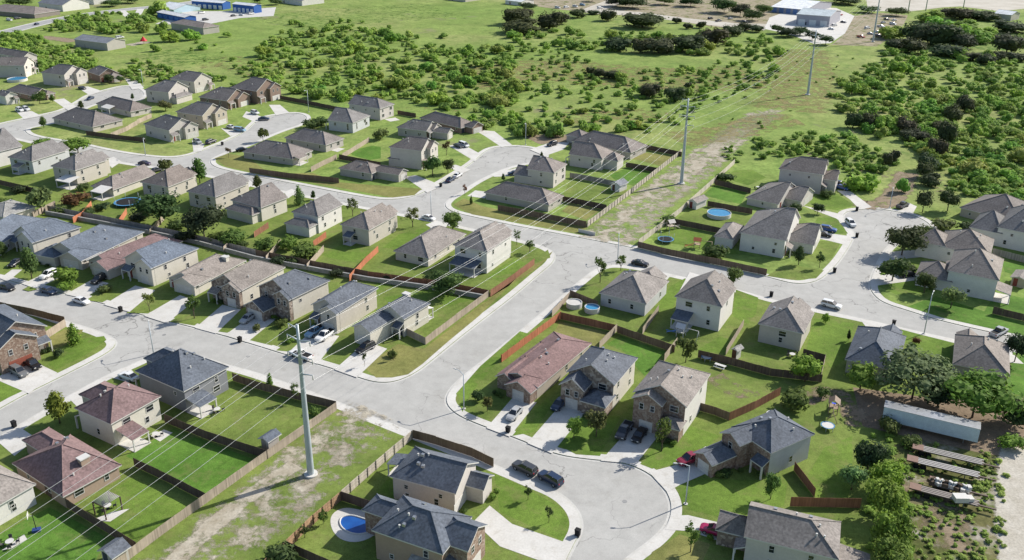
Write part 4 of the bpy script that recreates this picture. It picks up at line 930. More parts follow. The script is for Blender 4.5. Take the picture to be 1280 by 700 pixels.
S = lambda *a, **k: street(car(*a, **k)); D = lambda *a, **k: ondrive(car(*a, **k))
S('sedan', 'black', 9, 361, 20, 364, 'black car on the main street at the left edge of the photo')
S('sedan', 'navy', 61, 365.5, 75, 370, 'dark blue car parked between the black and the white one on the main street')
S('sedan', 'white', 102, 378, 116, 382, 'white car on the main street nearest the corner crossing')
S('pickup', 'white', 376, 446, 362, 441, 'white pickup on the main street just behind the steel pole')
S('suv', 'dkgrey', 656, 588, 642, 581, 'dark grey car parked on the inside of the main street bend, first of two')
S('suv', 'navy', 688, 601, 672, 592, 'dark blue car parked on the inside of the main street bend, nearest the bulb')
S('sedan', 'white', 536, 274, 550, 278, 'white car parked on the back street near the middle close')
S('sedan', 'black', 800, 331, 815, 334, 'black car at the kerb of the back street above the low taupe house')
S('suv', 'white', 1039, 383.5, 1052, 387, 'white car driving along the back street past the right hand close')
S('pickup', 'silver', 1248, 417.5, 1262, 410, 'silver pickup in a drive beside a dark tree at the right edge')
S('suv', 'white', 1063, 281, 1070, 287, 'white car parked at the kerb inside the right hand bulb')
S('sedan', 'white', 572, 220.5, 583, 214, 'white car at the kerb in the neck of the middle close')
S('sedan', 'navy', 563, 226, 572, 220.5, 'dark car just behind the white one in the neck of the middle close')
S('sedan', 'purple', 181, 205.5, 195, 207, 'dark purple car on the back street at the upper left')
S('sedan', 'navy', 113, 124, 104, 128, 'dark blue car at the kerb of the upper left street')
D('sedan', 'black', 303, 189, 313, 188, 'black car in the drive of the wide low corner house')
D('sedan', 'dkgrey', 196, 214.5, 206, 212, 'dark car in the drive below the purple car')
D('sedan', 'black', 20, 331, 10, 337, 'black car in shade in the leftmost drive of the main street row')
D('suv', 'white', 61, 346, 50, 351, 'white car in the drive in front of the columned blue roofed porch')
D('sedan', 'white', 97, 331, 88, 336, 'white car tucked behind a bush at the wide blue roofed house')
D('suv', 'black', 124, 352, 114, 358, 'black car in the drive of the red roofed house')
D('sedan', 'silver', 310, 400.5, 302, 406, 'silver car in the drive left of the steel pole')
D('pickup', 'ltblue', 394, 417, 385, 423, 'light blue pickup beside the white one in the drive by the pole')
D('pickup', 'white', 407, 422, 398, 428, 'white pickup beside the light blue one in the drive by the pole')
D('suv', 'black', 457, 438, 446, 444, 'black car under the garage tower of the corner house')
D('sedan', 'silver', 643, 520, 636, 528, 'silver car in the drive of the long maroon roofed house')
D('sedan', 'navy', 699, 508, 690, 517, 'dark blue car in the drive of the stone gabled house')
D('pickup', 'dkgrey', 780, 542, 774, 551, 'dark pickup with a blue grey cap, beside the black car in the taupe house drive')
D('sedan', 'black', 799, 547, 793, 555, 'black car with a pale windscreen, right of the dark pickup')
D('pickup', 'maroon', 864, 577, 853, 581, 'dark red pickup in the drive behind the tall street lamp')
D('sedan', 'magenta', 893, 667, 880, 663, 'magenta car in the drive of the bottom right house')
D('sedan', 'white', 161, 473.5, 151, 470, 'white car half hidden by the dark grey corner house')
D('suv', 'grey', 24, 468, 33, 473, 'grey car in front of the red garage door')
D('pickup', 'black', 40, 458, 50, 464, 'black pickup in front of the brick corner house')
D('sedan', 'blue', 1052, 236.5, 1062, 239, 'bright blue car beside the plain pinkish house on the right hand close')
D('suv', 'navy', 1050, 232.5, 1060, 235, 'dark blue car behind the bright blue one on the right hand close')
D('sedan', 'black', 1029, 295, 1040, 297, 'black car in front of the white walled house garage on the close')
D('suv', 'blue', 1035, 289, 1046, 291, 'blue car behind the black one by the long garage wing')
D('pickup', 'dkgrey', 1128, 259, 1137, 255, 'dark pickup in the drive behind the right hand bulb')
D('sedan', 'black', 1133, 345.5, 1122, 347, 'black car half hidden under trees on the right hand close')
D('sedan', 'dkgrey', 573, 184, 584, 188, 'dark car beside the white one at the low garage wing of the middle close')
D('van', 'white', 580, 183, 591, 187, 'white van at the low garage wing of the middle close')
D('sedan', 'navy', 643, 218.5, 632, 219, 'dark blue car below the narrow pink house on the middle close')
D('suv', 'black', 690, 182, 680, 185, 'black car alone on the wide concrete pad of the middle close')
D('suv', 'silver', 247, 179, 255, 183, 'silver car in the drive of the corner house on the side street')
D('suv', 'dkgrey', 264, 179, 272, 176, 'dark grey car at the kerb at the mouth of the side street')
D('sedan', 'white', 289, 160.5, 298, 163, 'white car in the drive of the tan house on the side street')
D('van', 'ltblue', 300, 164, 307, 165, 'pale blue van at the end of the tan house drive')
D('suv', 'white', 319, 142.5, 327, 145, 'white car in the drive of the brown brick house on the side street')
D('sedan', 'navy', 330, 150, 340, 150, 'navy car at the kerb of the side street bulb')
D('sedan', 'dkgrey', 103, 111.5, 111, 113, 'dark car in front of the white gable at the upper left')
D('suv', 'white', 25, 139, 33, 142, 'white car, left one of two in the leftmost drive of the upper left street')
D('suv', 'white', 33, 138, 41, 141, 'white car, right one of two in the leftmost drive of the upper left street')
# ---------------------------------------------------------------- plants
def leaf_mat(name, rough=.75):
    m, nt, b = new_mat(name, rough, .15)
    a = nd(nt, 'ShaderNodeAttribute', attribute_name='tone')
    v = ramp(nt, a.outputs['Fac'], [(0, (.62, .62, .6)), (.5, (1, 1, 1)), (1, (1.5, 1.42, 1.15))])
    c = mix(nt, objcol(nt), v, 1.0, 'MULTIPLY')
    nt.links.new(c, b.inputs['Base Color'])
    tr = nd(nt, 'ShaderNodeBsdfTranslucent'); nt.links.new(c, tr.inputs['Color'])
    mx = nd(nt, 'ShaderNodeMixShader'); mx.inputs['Fac'].default_value = .38
    out = nt.nodes['Material Output']; nt.links.new(b.outputs['BSDF'], mx.inputs[1]); nt.links.new(tr.outputs['BSDF'], mx.inputs[2]); nt.links.new(mx.outputs['Shader'], out.inputs['Surface'])
    return m
MAT['leaf'] = leaf_mat('foliage')
ICO = None
def ico():
    global ICO
    if ICO is None:
        bm = bmesh.new(); bmesh.ops.create_icosphere(bm, subdivisions=2, radius=1)
        ICO = ([v.co.copy() for v in bm.verts], [[v.index for v in f.verts] for f in bm.faces]); bm.free()
    return ICO
def crown_arrays(rnd, lobes, leaf, n, flat=1.0, core=.72, droop=0):
    """leaf clumps on the skin of several lobes round a few dark irregular cores; returns verts, faces, tone per face"""
    V, F, T = [], [], []
    iv, if_ = ico()
    for (c, r) in lobes:
        b = len(V); k = core
        ph = [rnd.uniform(0, 6.28) for _ in range(3)]
        for v in iv:
            w = 1 + .16 * math.sin(3 * v.x + ph[0]) * math.sin(3.3 * v.y + ph[1]) + .12 * math.sin(5 * v.z + ph[2]) + rnd.uniform(-.09, .09)
            V.append((c[0] + v.x * r * k * w, c[1] + v.y * r * k * w, c[2] + v.z * r * k * w * flat))
        t = rnd.uniform(.3, .6)
        for f in if_: F.append([b + i for i in f]); T.append(min(1, max(0, t + rnd.uniform(-.12, .12))))
    tot = sum(r * r for _, r in lobes)
    for (c, r) in lobes:
        tl = rnd.uniform(.25, .7)
        for _ in range(int(n * r * r / tot)):
            z = rnd.uniform(-.75, 1); a = rnd.uniform(0, 6.283); s = math.sqrt(max(0, 1 - z * z)); d = Vector((s * math.cos(a), s * math.sin(a), z))
            k = r * rnd.uniform(.72, 1.1); p = Vector((c[0] + d.x * k, c[1] + d.y * k, c[2] + d.z * k * flat - droop * s * r * rnd.random()))
            nn = (d + Vector((rnd.uniform(-.8, .8), rnd.uniform(-.8, .8), rnd.uniform(-.3, .9)))).normalized()
            u = nn.orthogonal().normalized(); w = nn.cross(u); ang = rnd.uniform(0, 6.28); u, w = u * math.cos(ang) + w * math.sin(ang), w * math.cos(ang) - u * math.sin(ang)
            sz = leaf * rnd.uniform(.55, 1.3); b = len(V)
            V += [tuple(p - u * sz), tuple(p + w * sz * .62 + nn * sz * .15), tuple(p + u * sz), tuple(p - w * sz * .62 + nn * sz * .1)]
            F.append([b, b + 1, b + 2, b + 3]); T.append(min(1, max(0, tl + rnd.uniform(-.3, .3))))
    return V, F, T
def leaf_mesh(name, V, F, T):
    me = bpy.data.meshes.new(name); me.from_pydata(V, [], F); at = me.attributes.new('tone', 'FLOAT', 'FACE'); at.data.foreach_set('value', T)
    me.materials.append(MAT['leaf']); me.update(); return me
def tree_proto(kind, seed):
    """unit tree: height 1 along z, crown radius about .5 (scaled per tree); crown mesh + trunk mesh"""
    rnd = random.Random(seed); lobes = []; leaf, n, core, droop, flat = .05, 560, .64, 0, .9
    if kind in ('round', 'oak'):
        z0 = .58 if kind == 'round' else .52
        lobes = [((0, 0, z0), .34)] + [((math.cos(a) * rnd.uniform(.2, .3), math.sin(a) * rnd.uniform(.2, .3), z0 + rnd.uniform(-.16, .2)), rnd.uniform(.18, .27)) for a in [i * 6.28 / 7 + rnd.uniform(-.3, .3) for i in range(7)]]
        if kind == 'oak': n = 1100; leaf = .042; core = .6
    elif kind == 'upright':
        lobes = [((rnd.uniform(-.05, .05), rnd.uniform(-.05, .05), z), r) for z, r in ((.35, .26), (.5, .30), (.65, .25), (.8, .17))] + [((math.cos(a) * .22, math.sin(a) * .22, rnd.uniform(.35, .6)), .17) for a in (0.3, 2.2, 4.3)]
    elif kind == 'sparse':
        lobes = [((math.cos(a) * rnd.uniform(.1, .3), math.sin(a) * rnd.uniform(.1, .3), rnd.uniform(.45, .88)), rnd.uniform(.1, .17)) for a in [i * 6.28 / 9 for i in range(9)]]; core = .45; n = 330
    elif kind == 'feather':
        lobes = [((math.cos(a) * rnd.uniform(.15, .36), math.sin(a) * rnd.uniform(.15, .36), rnd.uniform(.45, .82)), rnd.uniform(.12, .2)) for a in [i * 6.28 / 11 for i in range(11)]] + [((0, 0, .72), .2)]; core = .5; droop = .5; leaf = .075; n = 420
    elif kind == 'cone':
        lobes = [((rnd.uniform(-.04, .04), rnd.uniform(-.04, .04), z), r) for z, r in ((.22, .36), (.38, .31), (.54, .24), (.7, .17), (.85, .1))]; n = 380
    elif kind == 'willow':
        lobes = [((math.cos(a) * rnd.uniform(.2, .4), math.sin(a) * rnd.uniform(.2, .4), rnd.uniform(.45, .75)), rnd.uniform(.16, .26)) for a in [i * 6.28 / 10 for i in range(10)]] + [((0, 0, .7), .27)]; droop = .6; leaf = .034; n = 2000; core = .5
    elif kind == 'bush':
        lobes = [((0, 0, .42), .42)] + [((math.cos(a) * .3, math.sin(a) * .3, rnd.uniform(.3, .55)), rnd.uniform(.22, .34)) for a in [i * 6.28 / 5 + rnd.uniform(-.4, .4) for i in range(5)]]; n = 300; leaf = .08
    cr = leaf_mesh('crown', *crown_arrays(rnd, lobes, leaf, n, flat, core, droop))
    tk = MB(); zt = .5 if kind not in ('bush', 'cone') else .3
    tk.tube((0, 0, -.01), (.01, 0, zt * .6), .022, .016, n=7); 
    for k in range(4):
        a = k * 1.57 + rnd.uniform(-.4, .4); tk.tube((.01, 0, zt * rnd.uniform(.45, .6)), (math.cos(a) * .2, math.sin(a) * .2, zt + rnd.uniform(.05, .2)), .012, .005, n=5, caps=False)
    return cr, tk.mesh('trunk', MAT['bark'])
PROTO = {k: [tree_proto(k, 11 * i + len(k)) for i in range(3)] for k in ('round', 'oak', 'upright', 'sparse', 'feather', 'cone', 'willow', 'bush')}
LEAF = dict(mid=(.105, .165, .045), bright=(.15, .25, .045), dark=(.07, .108, .038), deep=(.055, .078, .038), grey=(.15, .225, .088), olive=(.125, .155, .05), brown=(.12, .085, .05), rust=(.16, .08, .045), yellow=(.16, .18, .04), lime=(.20, .31, .05))
_tr = random.Random(21); _tc = [0]
def plant(kind, color, bx, by, ty, wpx, label, name=None, cat=None, group='yard and street trees'):
    h = max(.5, height_at(bx, by, ty)); b = G(bx, by); wd = wpx * gsd(bx, by)
    h = min(h, 2.2 * wd + 1.5)
    pr = PROTO[kind][_tc[0] % 3]; _tc[0] += 1
    nm = name or ('shrub' if kind == 'bush' else 'street_tree' if kind in ('sparse', 'cone') else 'yard_tree')
    root = empty(nm, (b.x, b.y, 0), _tr.uniform(0, 6.28)); tag(root, label, cat or ('shrub' if kind == 'bush' else 'tree'), group)
    c = tuple(x * _tr.uniform(.9, 1.12) for x in LEAF[color])
    o = part('crown', pr[0], root, color=c); o.scale = (wd, wd, h)
    t = part('trunk', pr[1], root); t.scale = (min(wd, 9) * 1.1, min(wd, 9) * 1.1, h)
    return root
P_ = plant
P_('round', 'mid', 50, 130, 112.5, 17, 'round dark tree in front of the low brick house below the blue pool')
P_('upright', 'mid', 66, 128, 117, 10, 'slim tree beside the drive right of the round dark tree')
P_('round', 'dark', 137, 104.5, 91.5, 13, 'left one of two round trees before the low brick house at the bulb')
P_('round', 'dark', 151, 103.5, 94, 10, 'right one of two round trees before the low brick house at the bulb')
P_('upright', 'olive', 55, 160, 144, 12, 'small olive tree on the corner lawn of the upper left street junction')
P_('upright', 'dark', 102, 137, 125, 10, 'dark young tree at the bend of the upper left street')
P_('upright', 'dark', 166, 125, 116, 6, 'tiny dark tree in front of the house with the white patio cover')
P_('round', 'olive', 207, 138.5, 125, 19, 'grey olive tree in front of the house with the lower porch roof')
P_('feather', 'olive', 208, 218, 197, 19, 'feathery olive tree beside the back street near the dark purple car')
P_('upright', 'mid', 250, 229, 195, 27, 'tall leafy tree at the junction of the back street and the side street')
P_('oak', 'dark', 201, 281, 236, 56, 'big dark leafy tree in the middle of the upper back yards')
P_('oak', 'deep', 256, 300, 248, 54, 'big very dark tree right of the leafy one, in the upper back yards')
P_('bush', 'mid', 291, 306, 283, 30, 'spreading bush behind the cream house with a back wing')
P_('feather', 'grey', 53, 268, 233, 30, 'feathery grey green tree behind the beige house patio roof')
P_('bush', 'rust', 95, 256, 238, 26, 'reddish brown bush under the flat white patio roof')
P_('bush', 'olive', 104, 238, 226, 14, 'small yellowish bush against the beige two-storey house')
P_('round', 'bright', 55, 184, 172, 26, 'bright green tree between the first two upper row houses')
P_('round', 'bright', 98, 193, 172, 34, 'wide bright green tree behind the second upper row house')
P_('upright', 'mid', 40, 348, 306, 28, 'tall street tree in front of the blue roofed dark gable')
P_('bush', 'bright', 85, 354, 330, 27, 'wide green bush between the white and black cars in the drives')
P_('bush', 'bright', 84, 362, 349, 18, 'lower green bush near the kerb beside the wide green one')
P_('bush', 'olive', 131, 364, 354, 16, 'small pale bush on the lawn by the black car')
P_('upright', 'dark', 4, 322, 300, 18, 'dark tree cut by the left edge before the blue roofed house')
P_('cone', 'bright', 94, 429, 402, 24, 'conical green tree on the grass corner below the main street')
P_('bush', 'dark', 73, 446, 433, 11, 'small dark bush below the conical tree on the grass corner')
P_('upright', 'yellow', 75, 529, 486, 36, 'yellowish green tree beside the maroon two-storey house')
P_('sparse', 'mid', 243, 398, 363, 25, 'slender street tree in front of the low taupe corner entry house')
P_('sparse', 'yellow', 187, 389, 364, 18, 'thin pale tree on the lawn of the narrow cream house')
P_('bush', 'olive', 321, 413, 403, 10, 'little bush at the kerb before the silver car')
P_('bush', 'mid', 352, 408, 398, 14, 'green bush under the low garage wing window')
P_('bush', 'bright', 361, 428, 420, 12, 'small bright bush left of the steel pole')
P_('cone', 'grey', 375, 256, 229, 20, 'spiky grey green street tree beside the cream house with a back wing')
P_('upright', 'dark', 392, 250, 237, 9, 'small dark tree right of the spiky grey green one')
P_('sparse', 'mid', 441, 270, 247, 20, 'thin street tree between two white and beige houses on the back street')
P_('sparse', 'olive', 516, 284, 258, 24, 'pale leafy street tree by the white car on the back street')
P_('round', 'mid', 566, 287, 264, 29, 'round tree above the low cream house on the back street')
P_('bush', 'bright', 360, 312, 291, 23, 'bright bush by the tan fence under the sunroom wing')
P_('bush', 'mid', 382, 322, 299, 30, 'large bush beside the bright one under the sunroom wing')
P_('bush', 'mid', 331, 313, 294, 22, 'leafy bush behind the sunlit side fence of the back row')
P_('oak', 'mid', 559, 368, 335, 46, 'broad tree in front of the dark slate patio roof')
P_('round', 'mid', 541, 220, 192, 28, 'left dark street tree in front of the stepped front gables')
P_('round', 'dark', 560, 217, 197, 18, 'right dark street tree in front of the stepped front gables')
P_('cone', 'mid', 589, 255, 243, 7, 'tiny young tree on the corner lawn of the middle close')
P_('sparse', 'rust', 581, 243, 230, 9, 'reddish young tree at the drive of the large dark roof')
P_('upright', 'dark', 629, 227, 216, 7, 'small dark tree near the dark blue car on the middle close')
P_('sparse', 'brown', 558, 194, 175, 14, 'brownish sparse tree on the lawn beside the white gabled garage wing')
P_('bush', 'olive', 476, 174, 157, 19, 'pale bush in the yard behind the grey and white pair')
P_('feather', 'olive', 329, 177, 158, 15, 'feathery small palm like tree at the side street bulb')
P_('sparse', 'brown', 286, 197, 183, 10, 'brownish young tree at the corner of the side street')
P_('upright', 'dark', 322, 237, 217, 17, 'dark conical tree at the kerb above the cream house with a back wing')
P_('bush', 'dark', 390, 160, 146, 22, 'dark bushes behind the two low hip roofed houses')
P_('bush', 'dark', 402, 156, 143, 18, 'dark bush against the grey house with a white back wall')
P_('sparse', 'mid', 646, 306, 286, 13, 'left of two slim trees on the tip of the middle block')
P_('sparse', 'mid', 662, 316, 296, 18, 'right of two slim trees on the tip of the middle block')
P_('upright', 'dark', 677, 200, 189, 7, 'small dark tree at the edge of the middle close bulb')
P_('bush', 'dark', 907, 226, 213, 20, 'dark bush at the fence corner above the bright square lawn')
P_('bush', 'mid', 836, 279, 267, 18, 'bush at the fence corner of the trampoline yard')
P_('sparse', 'mid', 750, 353, 320, 22, 'left slim street tree above the low house with round pools')
P_('sparse', 'mid', 776, 338, 318, 18, 'right slim street tree above the low house with round pools')
P_('round', 'mid', 917, 357, 334, 22, 'round street tree on the kerb right of the white two-storey house')
P_('bush', 'dark', 892, 321, 303, 30, 'dark shaded bush in the trampoline yard beside the white wall')
P_('round', 'dark', 994, 269, 252, 18, 'dark tree in front of the low gabled house on the close')
P_('round', 'dark', 1022, 267, 253, 16, 'dark tree by the kerb right of the low gabled house')
P_('bush', 'mid', 1033, 246, 235, 16, 'bush in front of the plain pinkish house')
P_('upright', 'dark', 998, 331, 305, 19, 'young street tree in front of the white walled house on the close')
P_('sparse', 'dark', 1024, 335, 311, 15, 'thin young tree near the corner of the back street and the close')
P_('round', 'dark', 1153, 265, 237, 22, 'left of two round trees behind the right hand bulb')
P_('round', 'dark', 1184, 264, 236, 26, 'right of two round trees behind the right hand bulb')
P_('bush', 'olive', 1178, 287, 271, 25, 'olive bush below the two round trees')
P_('bush', 'dark', 1213, 291, 275, 25, 'dark bush in front of the long dark roof at the right edge')
P_('oak', 'dark', 1127, 319, 279, 46, 'largest tree on the right hand close, overhanging the street')
P_('round', 'mid', 1150, 312, 281, 28, 'lighter tree behind the largest one on the right hand close')
P_('round', 'dark', 1115, 351, 321, 38, 'dark tree above the black half hidden car on the close')
P_('bush', 'dark', 1134, 341, 327, 18, 'dark bush beside the black half hidden car')
P_('round', 'dark', 1155, 366, 339, 25, 'dark tree in front of the corner house patio on the close')
P_('round', 'grey', 1188, 385, 356, 31, 'grey green tree against the white corner house wall')
P_('feather', 'olive', 857, 453, 420, 27, 'feathery yucca like tree behind the play yard fence')
P_('round', 'bright', 717, 548, 520, 23, 'left bright tree between the stone gabled and taupe houses drives')
P_('feather', 'olive', 745, 546, 510, 30, 'pale feathery tree in front of the dark porch roof')
P_('sparse', 'mid', 827, 564, 522, 30, 'sparse tree in front of the taupe bay window house')
P_('sparse', 'dark', 660, 625, 604, 15, 'upper of two young trees on the lawn inside the bend')
P_('sparse', 'dark', 686, 653, 633, 14, 'lower of two young trees on the lawn inside the bend')
P_('sparse', 'mid', 863, 690, 654, 27, 'young tree beside the magenta car')
P_('round', 'lime', 1006, 477, 446, 38, 'bright lime tree below the beige house with patio furniture')
P_('round', 'lime', 1075, 487, 455, 40, 'bright lime tree in front of the blue slate roof')
P_('bush', 'mid', 992, 509, 482, 33, 'round green bush behind the diagonal slate house')
P_('bush', 'mid', 1027, 497, 480, 14, 'small bush right of the round green one')
P_('willow', 'grey', 1140, 498, 440, 86, 'large grey green weeping tree between the two low back row houses')
P_('oak', 'bright', 1215, 522, 464, 84, 'large green tree in front of the half hidden taupe house')
P_('oak', 'deep', 1172, 508, 474, 50, 'dark tree in the gap between the weeping tree and the large green one')
P_('oak', 'dark', 1268, 530, 494, 46, 'dark tree at the right edge behind the silver trailer')
P_('oak', 'deep', 1268, 452, 411, 26, 'dark tree right of the silver pickup')
P_('bush', 'bright', 1031, 403, 389, 9, 'small round bush on the long bright lawn')
P_('upright', 'deep', 1060, 426, 411, 7, 'small dark tree at the corner of the blue slate roof')
P_('bush', 'rust', 1145, 430, 419, 8, 'small red brown bush by the tall lamp')
P_('oak', 'deep', 1083, 592, 543, 40, 'very dark tree at the corner of the weedy lot')
P_('round', 'grey', 1064, 612, 579, 34, 'grey green tree in the yard right of the diagonal house')
P_('oak', 'lime', 1108, 612, 572, 38, 'uppermost bright tree in the row along the weedy lot')
P_('oak', 'lime', 1104, 648, 596, 50, 'second bright tree in the row along the weedy lot')
P_('oak', 'bright', 1112, 690, 634, 46, 'third bright tree in the row along the weedy lot')
P_('oak', 'bright', 1112, 722, 672, 48, 'bright tree cut by the bottom edge in the row along the weedy lot')
P_('round', 'mid', 963, 624, 591, 20, 'round tree in front of the white porch of the diagonal house')
P_('bush', 'mid', 1137, 558, 542, 20, 'bush under the silver trailer at the dark corner')
P_('bush', 'bright', 1265, 560, 540, 26, 'light bush at the right end of the silver trailer')
P_('bush', 'olive', 1110, 540, 520, 22, 'olive bush at the left end of the silver trailer')
P_('upright', 'bright', 338, 488, 465, 12, 'small bright tree behind the brown main street fence')
P_('sparse', 'mid', 370, 502, 478, 14, 'thin tree behind the brown main street fence, by the steel pole')
P_('bush', 'mid', 393, 518, 508, 14, 'bush in the fenced yard corner by the steel pole')
P_('bush', 'dark', 598, 501, 484, 15, 'dark bush on the lawn of the long maroon house')
P_('feather', 'olive', 609, 514, 495, 17, 'spiky olive plant on the lawn of the long maroon house')
P_('sparse', 'dark', 492, 450, 434, 8, 'right of two small trees on the garage tower house lawn')
P_('sparse', 'dark', 456, 458, 440, 8, 'left of two small trees on the garage tower house lawn')
P_('bush', 'dark', 353, 703, 676, 34, 'dark leafy bush at the bottom of the kidney pool yard')
P_('sparse', 'dark', 381, 672, 655, 16, 'dark shrub along the orange brown fence')
P_('feather', 'mid', 404, 655, 638, 14, 'small palm beside the kidney shaped pool')
P_('bush', 'mid', 490, 446, 437, 12, 'bush by the arched entry of the garage tower house')
P_('bush', 'dark', 905, 594, 586, 16, 'clipped dark bush by the diagonal house front walk')
P_('bush', 'brown', 946, 668, 655, 20, 'brownish bush bed at the stone garage wing')

# ---- the pasture: oak mottes and mesquite scrub
def in_poly(x, y, P):
    c = False; n = len(P)
    for i in range(n):
        (x0, y0), (x1, y1) = P[i], P[i - 1]
        if (y0 > y) != (y1 > y) and x < (x1 - x0) * (y - y0) / (y1 - y0) + x0: c = not c
    return c
FR = random.Random(77); SHR = []
def scatter(poly, n, smin, smax, colors, mind=.75, hk=(.5, .78), big=0):
    xs = [p[0] for p in poly]; ys = [p[1] for p in poly]; k = 0; t = 0
    while k < n and t < n * 30:
        t += 1; x, y = FR.uniform(min(xs), max(xs)), FR.uniform(min(ys), max(ys))
        if not in_poly(x, y, poly): continue
        g = G(x, y); r = (smin + (smax - smin) * FR.random() ** 1.6) * (1.6 if FR.random() < big else 1)
        if any((g.x - q[0].x) ** 2 + (g.y - q[0].y) ** 2 < ((r + q[1]) * mind) ** 2 for q in SHR[-700:]): continue
        SHR.append((g, r, r * 2 * FR.uniform(*hk), FR.choice(colors), x, y)); k += 1
def dome(x, y, w, ty, color):
    SHR.append((G(x, y), w * gsd(x, y) / 2, max(2, height_at(x, y, ty)), color, x, y))
for d in ((812,121,28,101),(843,126,28,108),(859,112,11,101),(738,94,14,82),(749,97,16,85),(767,98,22,88),(757,97,14,87),(772,63,36,44),(800,66,26,47),(823,66,42,44),(860,64,42,43),(890,56,42,32),(915,44,26,30),(803,34,52,16),(760,26,22,10),(687,36,34,12),(722,22,22,11),(652,41,50,22),(645,30,36,10),(655,24,26,10),(700,30,26,14),(742,18,18,12),(846,29,14,20),(860,36,14,27),(876,35,14,25),(930,38,22,27),(945,40,18,31)):
    dome(*d, 'cedar')
for d in ((1066,160,22,139),(1087,160,24,138),(1132,166,26,145),(1134,176,22,160),(1150,176,22,161),(1108,208,14,190),(1116,205,15,185),(1162,232,24,215),(1158,212,24,190),(1170,195,24,172),(1182,180,24,150),(1175,165,22,152),(1190,150,22,130),(1205,139,22,118),(1155,222,20,200)):
    dome(*d, 'cedar')
for d in ((1148,52,40,24),(1163,55,46,30),(1178,58,40,28),(1140,66,30,46),(1185,70,40,55),(1200,60,34,40),(1118,63,24,48),(1212,75,24,64),(1232,80,22,67),(1258,66,34,42),(1270,76,26,65),(1245,76,20,63),(1262,40,40,24),(1200,24,30,9),(1188,20,26,9),(1222,24,34,11),(1236,26,24,15)):
    dome(*d, 'oakdark')
for d in ((1160,28,36,12),(1200,52,30,26),(1172,34,30,20),(1225,54,30,37),(1235,44,24,34),(1110,48,30,32),(1125,42,24,32),(1275,58,24,38),(1250,54,20,43),(1210,36,26,24),(1190,36,26,26)):
    dome(*d, 'mesq')
dome(1078,236,38,212,'mesq'); dome(1127,240,18,221,'mesq'); dome(1104,216,14,205,'shade'); dome(1050,198,16,180,'mesq')
for i in range(16): dome(FR.uniform(645, 815), FR.uniform(160, 172), FR.uniform(12, 22), FR.uniform(150, 158), FR.choice(['mesq', 'shade']))
for i in range(18): dome(FR.uniform(840, 955), FR.uniform(178, 214), FR.uniform(8, 14), FR.uniform(172, 178) , FR.choice(['mesq', 'shade'])) if False else None
GREENS = ['mesq', 'mesq', 'mesq', 'shade', 'pale']
scatter([(322,60),(420,28),(560,62),(640,58),(652,165),(610,168),(560,140),(500,125),(420,128),(345,112),(318,95)], 520, 1.4, 3.5, GREENS, .58, big=.2)
scatter([(360,25),(450,28),(560,48),(420,60),(320,60)], 34, 2.0, 3.6, GREENS, .8)
scatter([(640,40),(960,45),(975,70),(900,70),(640,62)], 150, 1.6, 3.6, GREENS, .65, big=.2)
scatter([(640,62),(700,52),(760,95),(960,72),(985,100),(880,135),(838,168),(640,160)], 270, 1.1, 2.9, GREENS + ['shade'], .9, big=.1)
scatter([(1035,118),(1110,62),(1180,72),(1290,78),(1300,215),(1230,240),(1190,225),(1150,190),(1080,165),(1040,130)], 430, 1.6, 3.6, GREENS, .68, big=.2)
scatter([(955,180),(1000,168),(1060,170),(1130,205),(1060,225),(1040,200),(985,195),(945,200)], 75, 1.3, 2.9, GREENS, .8)
scatter([(1190,225),(1300,215),(1320,268),(1230,250),(1185,240)], 60, 1.8, 3.0, GREENS, .6)
scatter([(860,190),(925,205),(985,190),(960,170),(905,185)], 16, .8, 1.6, GREENS, .9)
scatter([(945,75),(1030,48),(1090,62),(1030,118),(950,165),(900,160)], 24, .6, 1.4, GREENS, .9)
scatter([(0,42),(35,44),(75,55),(118,68),(120,85),(60,88),(30,75),(-5,62)], 120, 1.9, 3.5, GREENS, .6)
scatter([(50,40),(95,20),(150,16),(185,34),(150,44),(110,42)], 95, 1.9, 3.4, GREENS + ['shade'], .6)
scatter([(160,80),(185,76),(235,92),(340,112),(330,118),(260,100),(210,98),(160,96)], 40, 1.6, 3.0, ['shade', 'mesq'], .6)
scatter([(290,70),(345,55),(345,105),(290,95)], 22, 1.2, 2.4, ['shade', 'mesq'], .9)
scatter([(180,62),(300,42),(330,70),(230,80)], 8, .8, 1.6, ['mesq'], .9)
for d in ((196,64,14,53),(212,52,24,36),(238,50,22,34),(202,42,20,26),(284,46,12,39),(253,62,16,54),(178,40,18,24),(186,28,16,16),(168,26,18,14),(198,20,24,0)): dome(*d, 'mesq')
scatter([(45,84),(75,80),(130,84),(160,92),(182,100),(176,104),(140,88),(90,86),(50,90)], 22, 1.5, 2.6, ['shade', 'mesq'], .6)
scatter([(190,104),(215,92),(240,92),(275,98),(290,106),(270,100),(235,95),(210,100)], 16, 1.2, 2.2, ['shade', 'mesq'], .7)
for bx, by, w_, ty in ((75,266,18,256),(128,262,16,252),(222,286,24,270),(233,301,24,284),(272,302,20,287),(346,331,18,318),(421,345,16,334),(541,354,20,341),(24,240,18,229),(8,258,20,245),(110,268,16,258),(174,276,22,262),(304,309,14,299),(366,330,14,320),(484,349,12,340)):
    plant('bush', _tr.choice(['dark', 'mid', 'deep']), bx, by, ty, w_, 'dark bush along the fences between the two rows of back yards', group='bushes between the back yards')
TONE = dict(cedar=(.075, .09, .046), oakdark=(.07, .09, .044), mesq=(.25, .385, .075), shade=(.195, .315, .066), pale=(.31, .41, .10))
SHRUB = {}
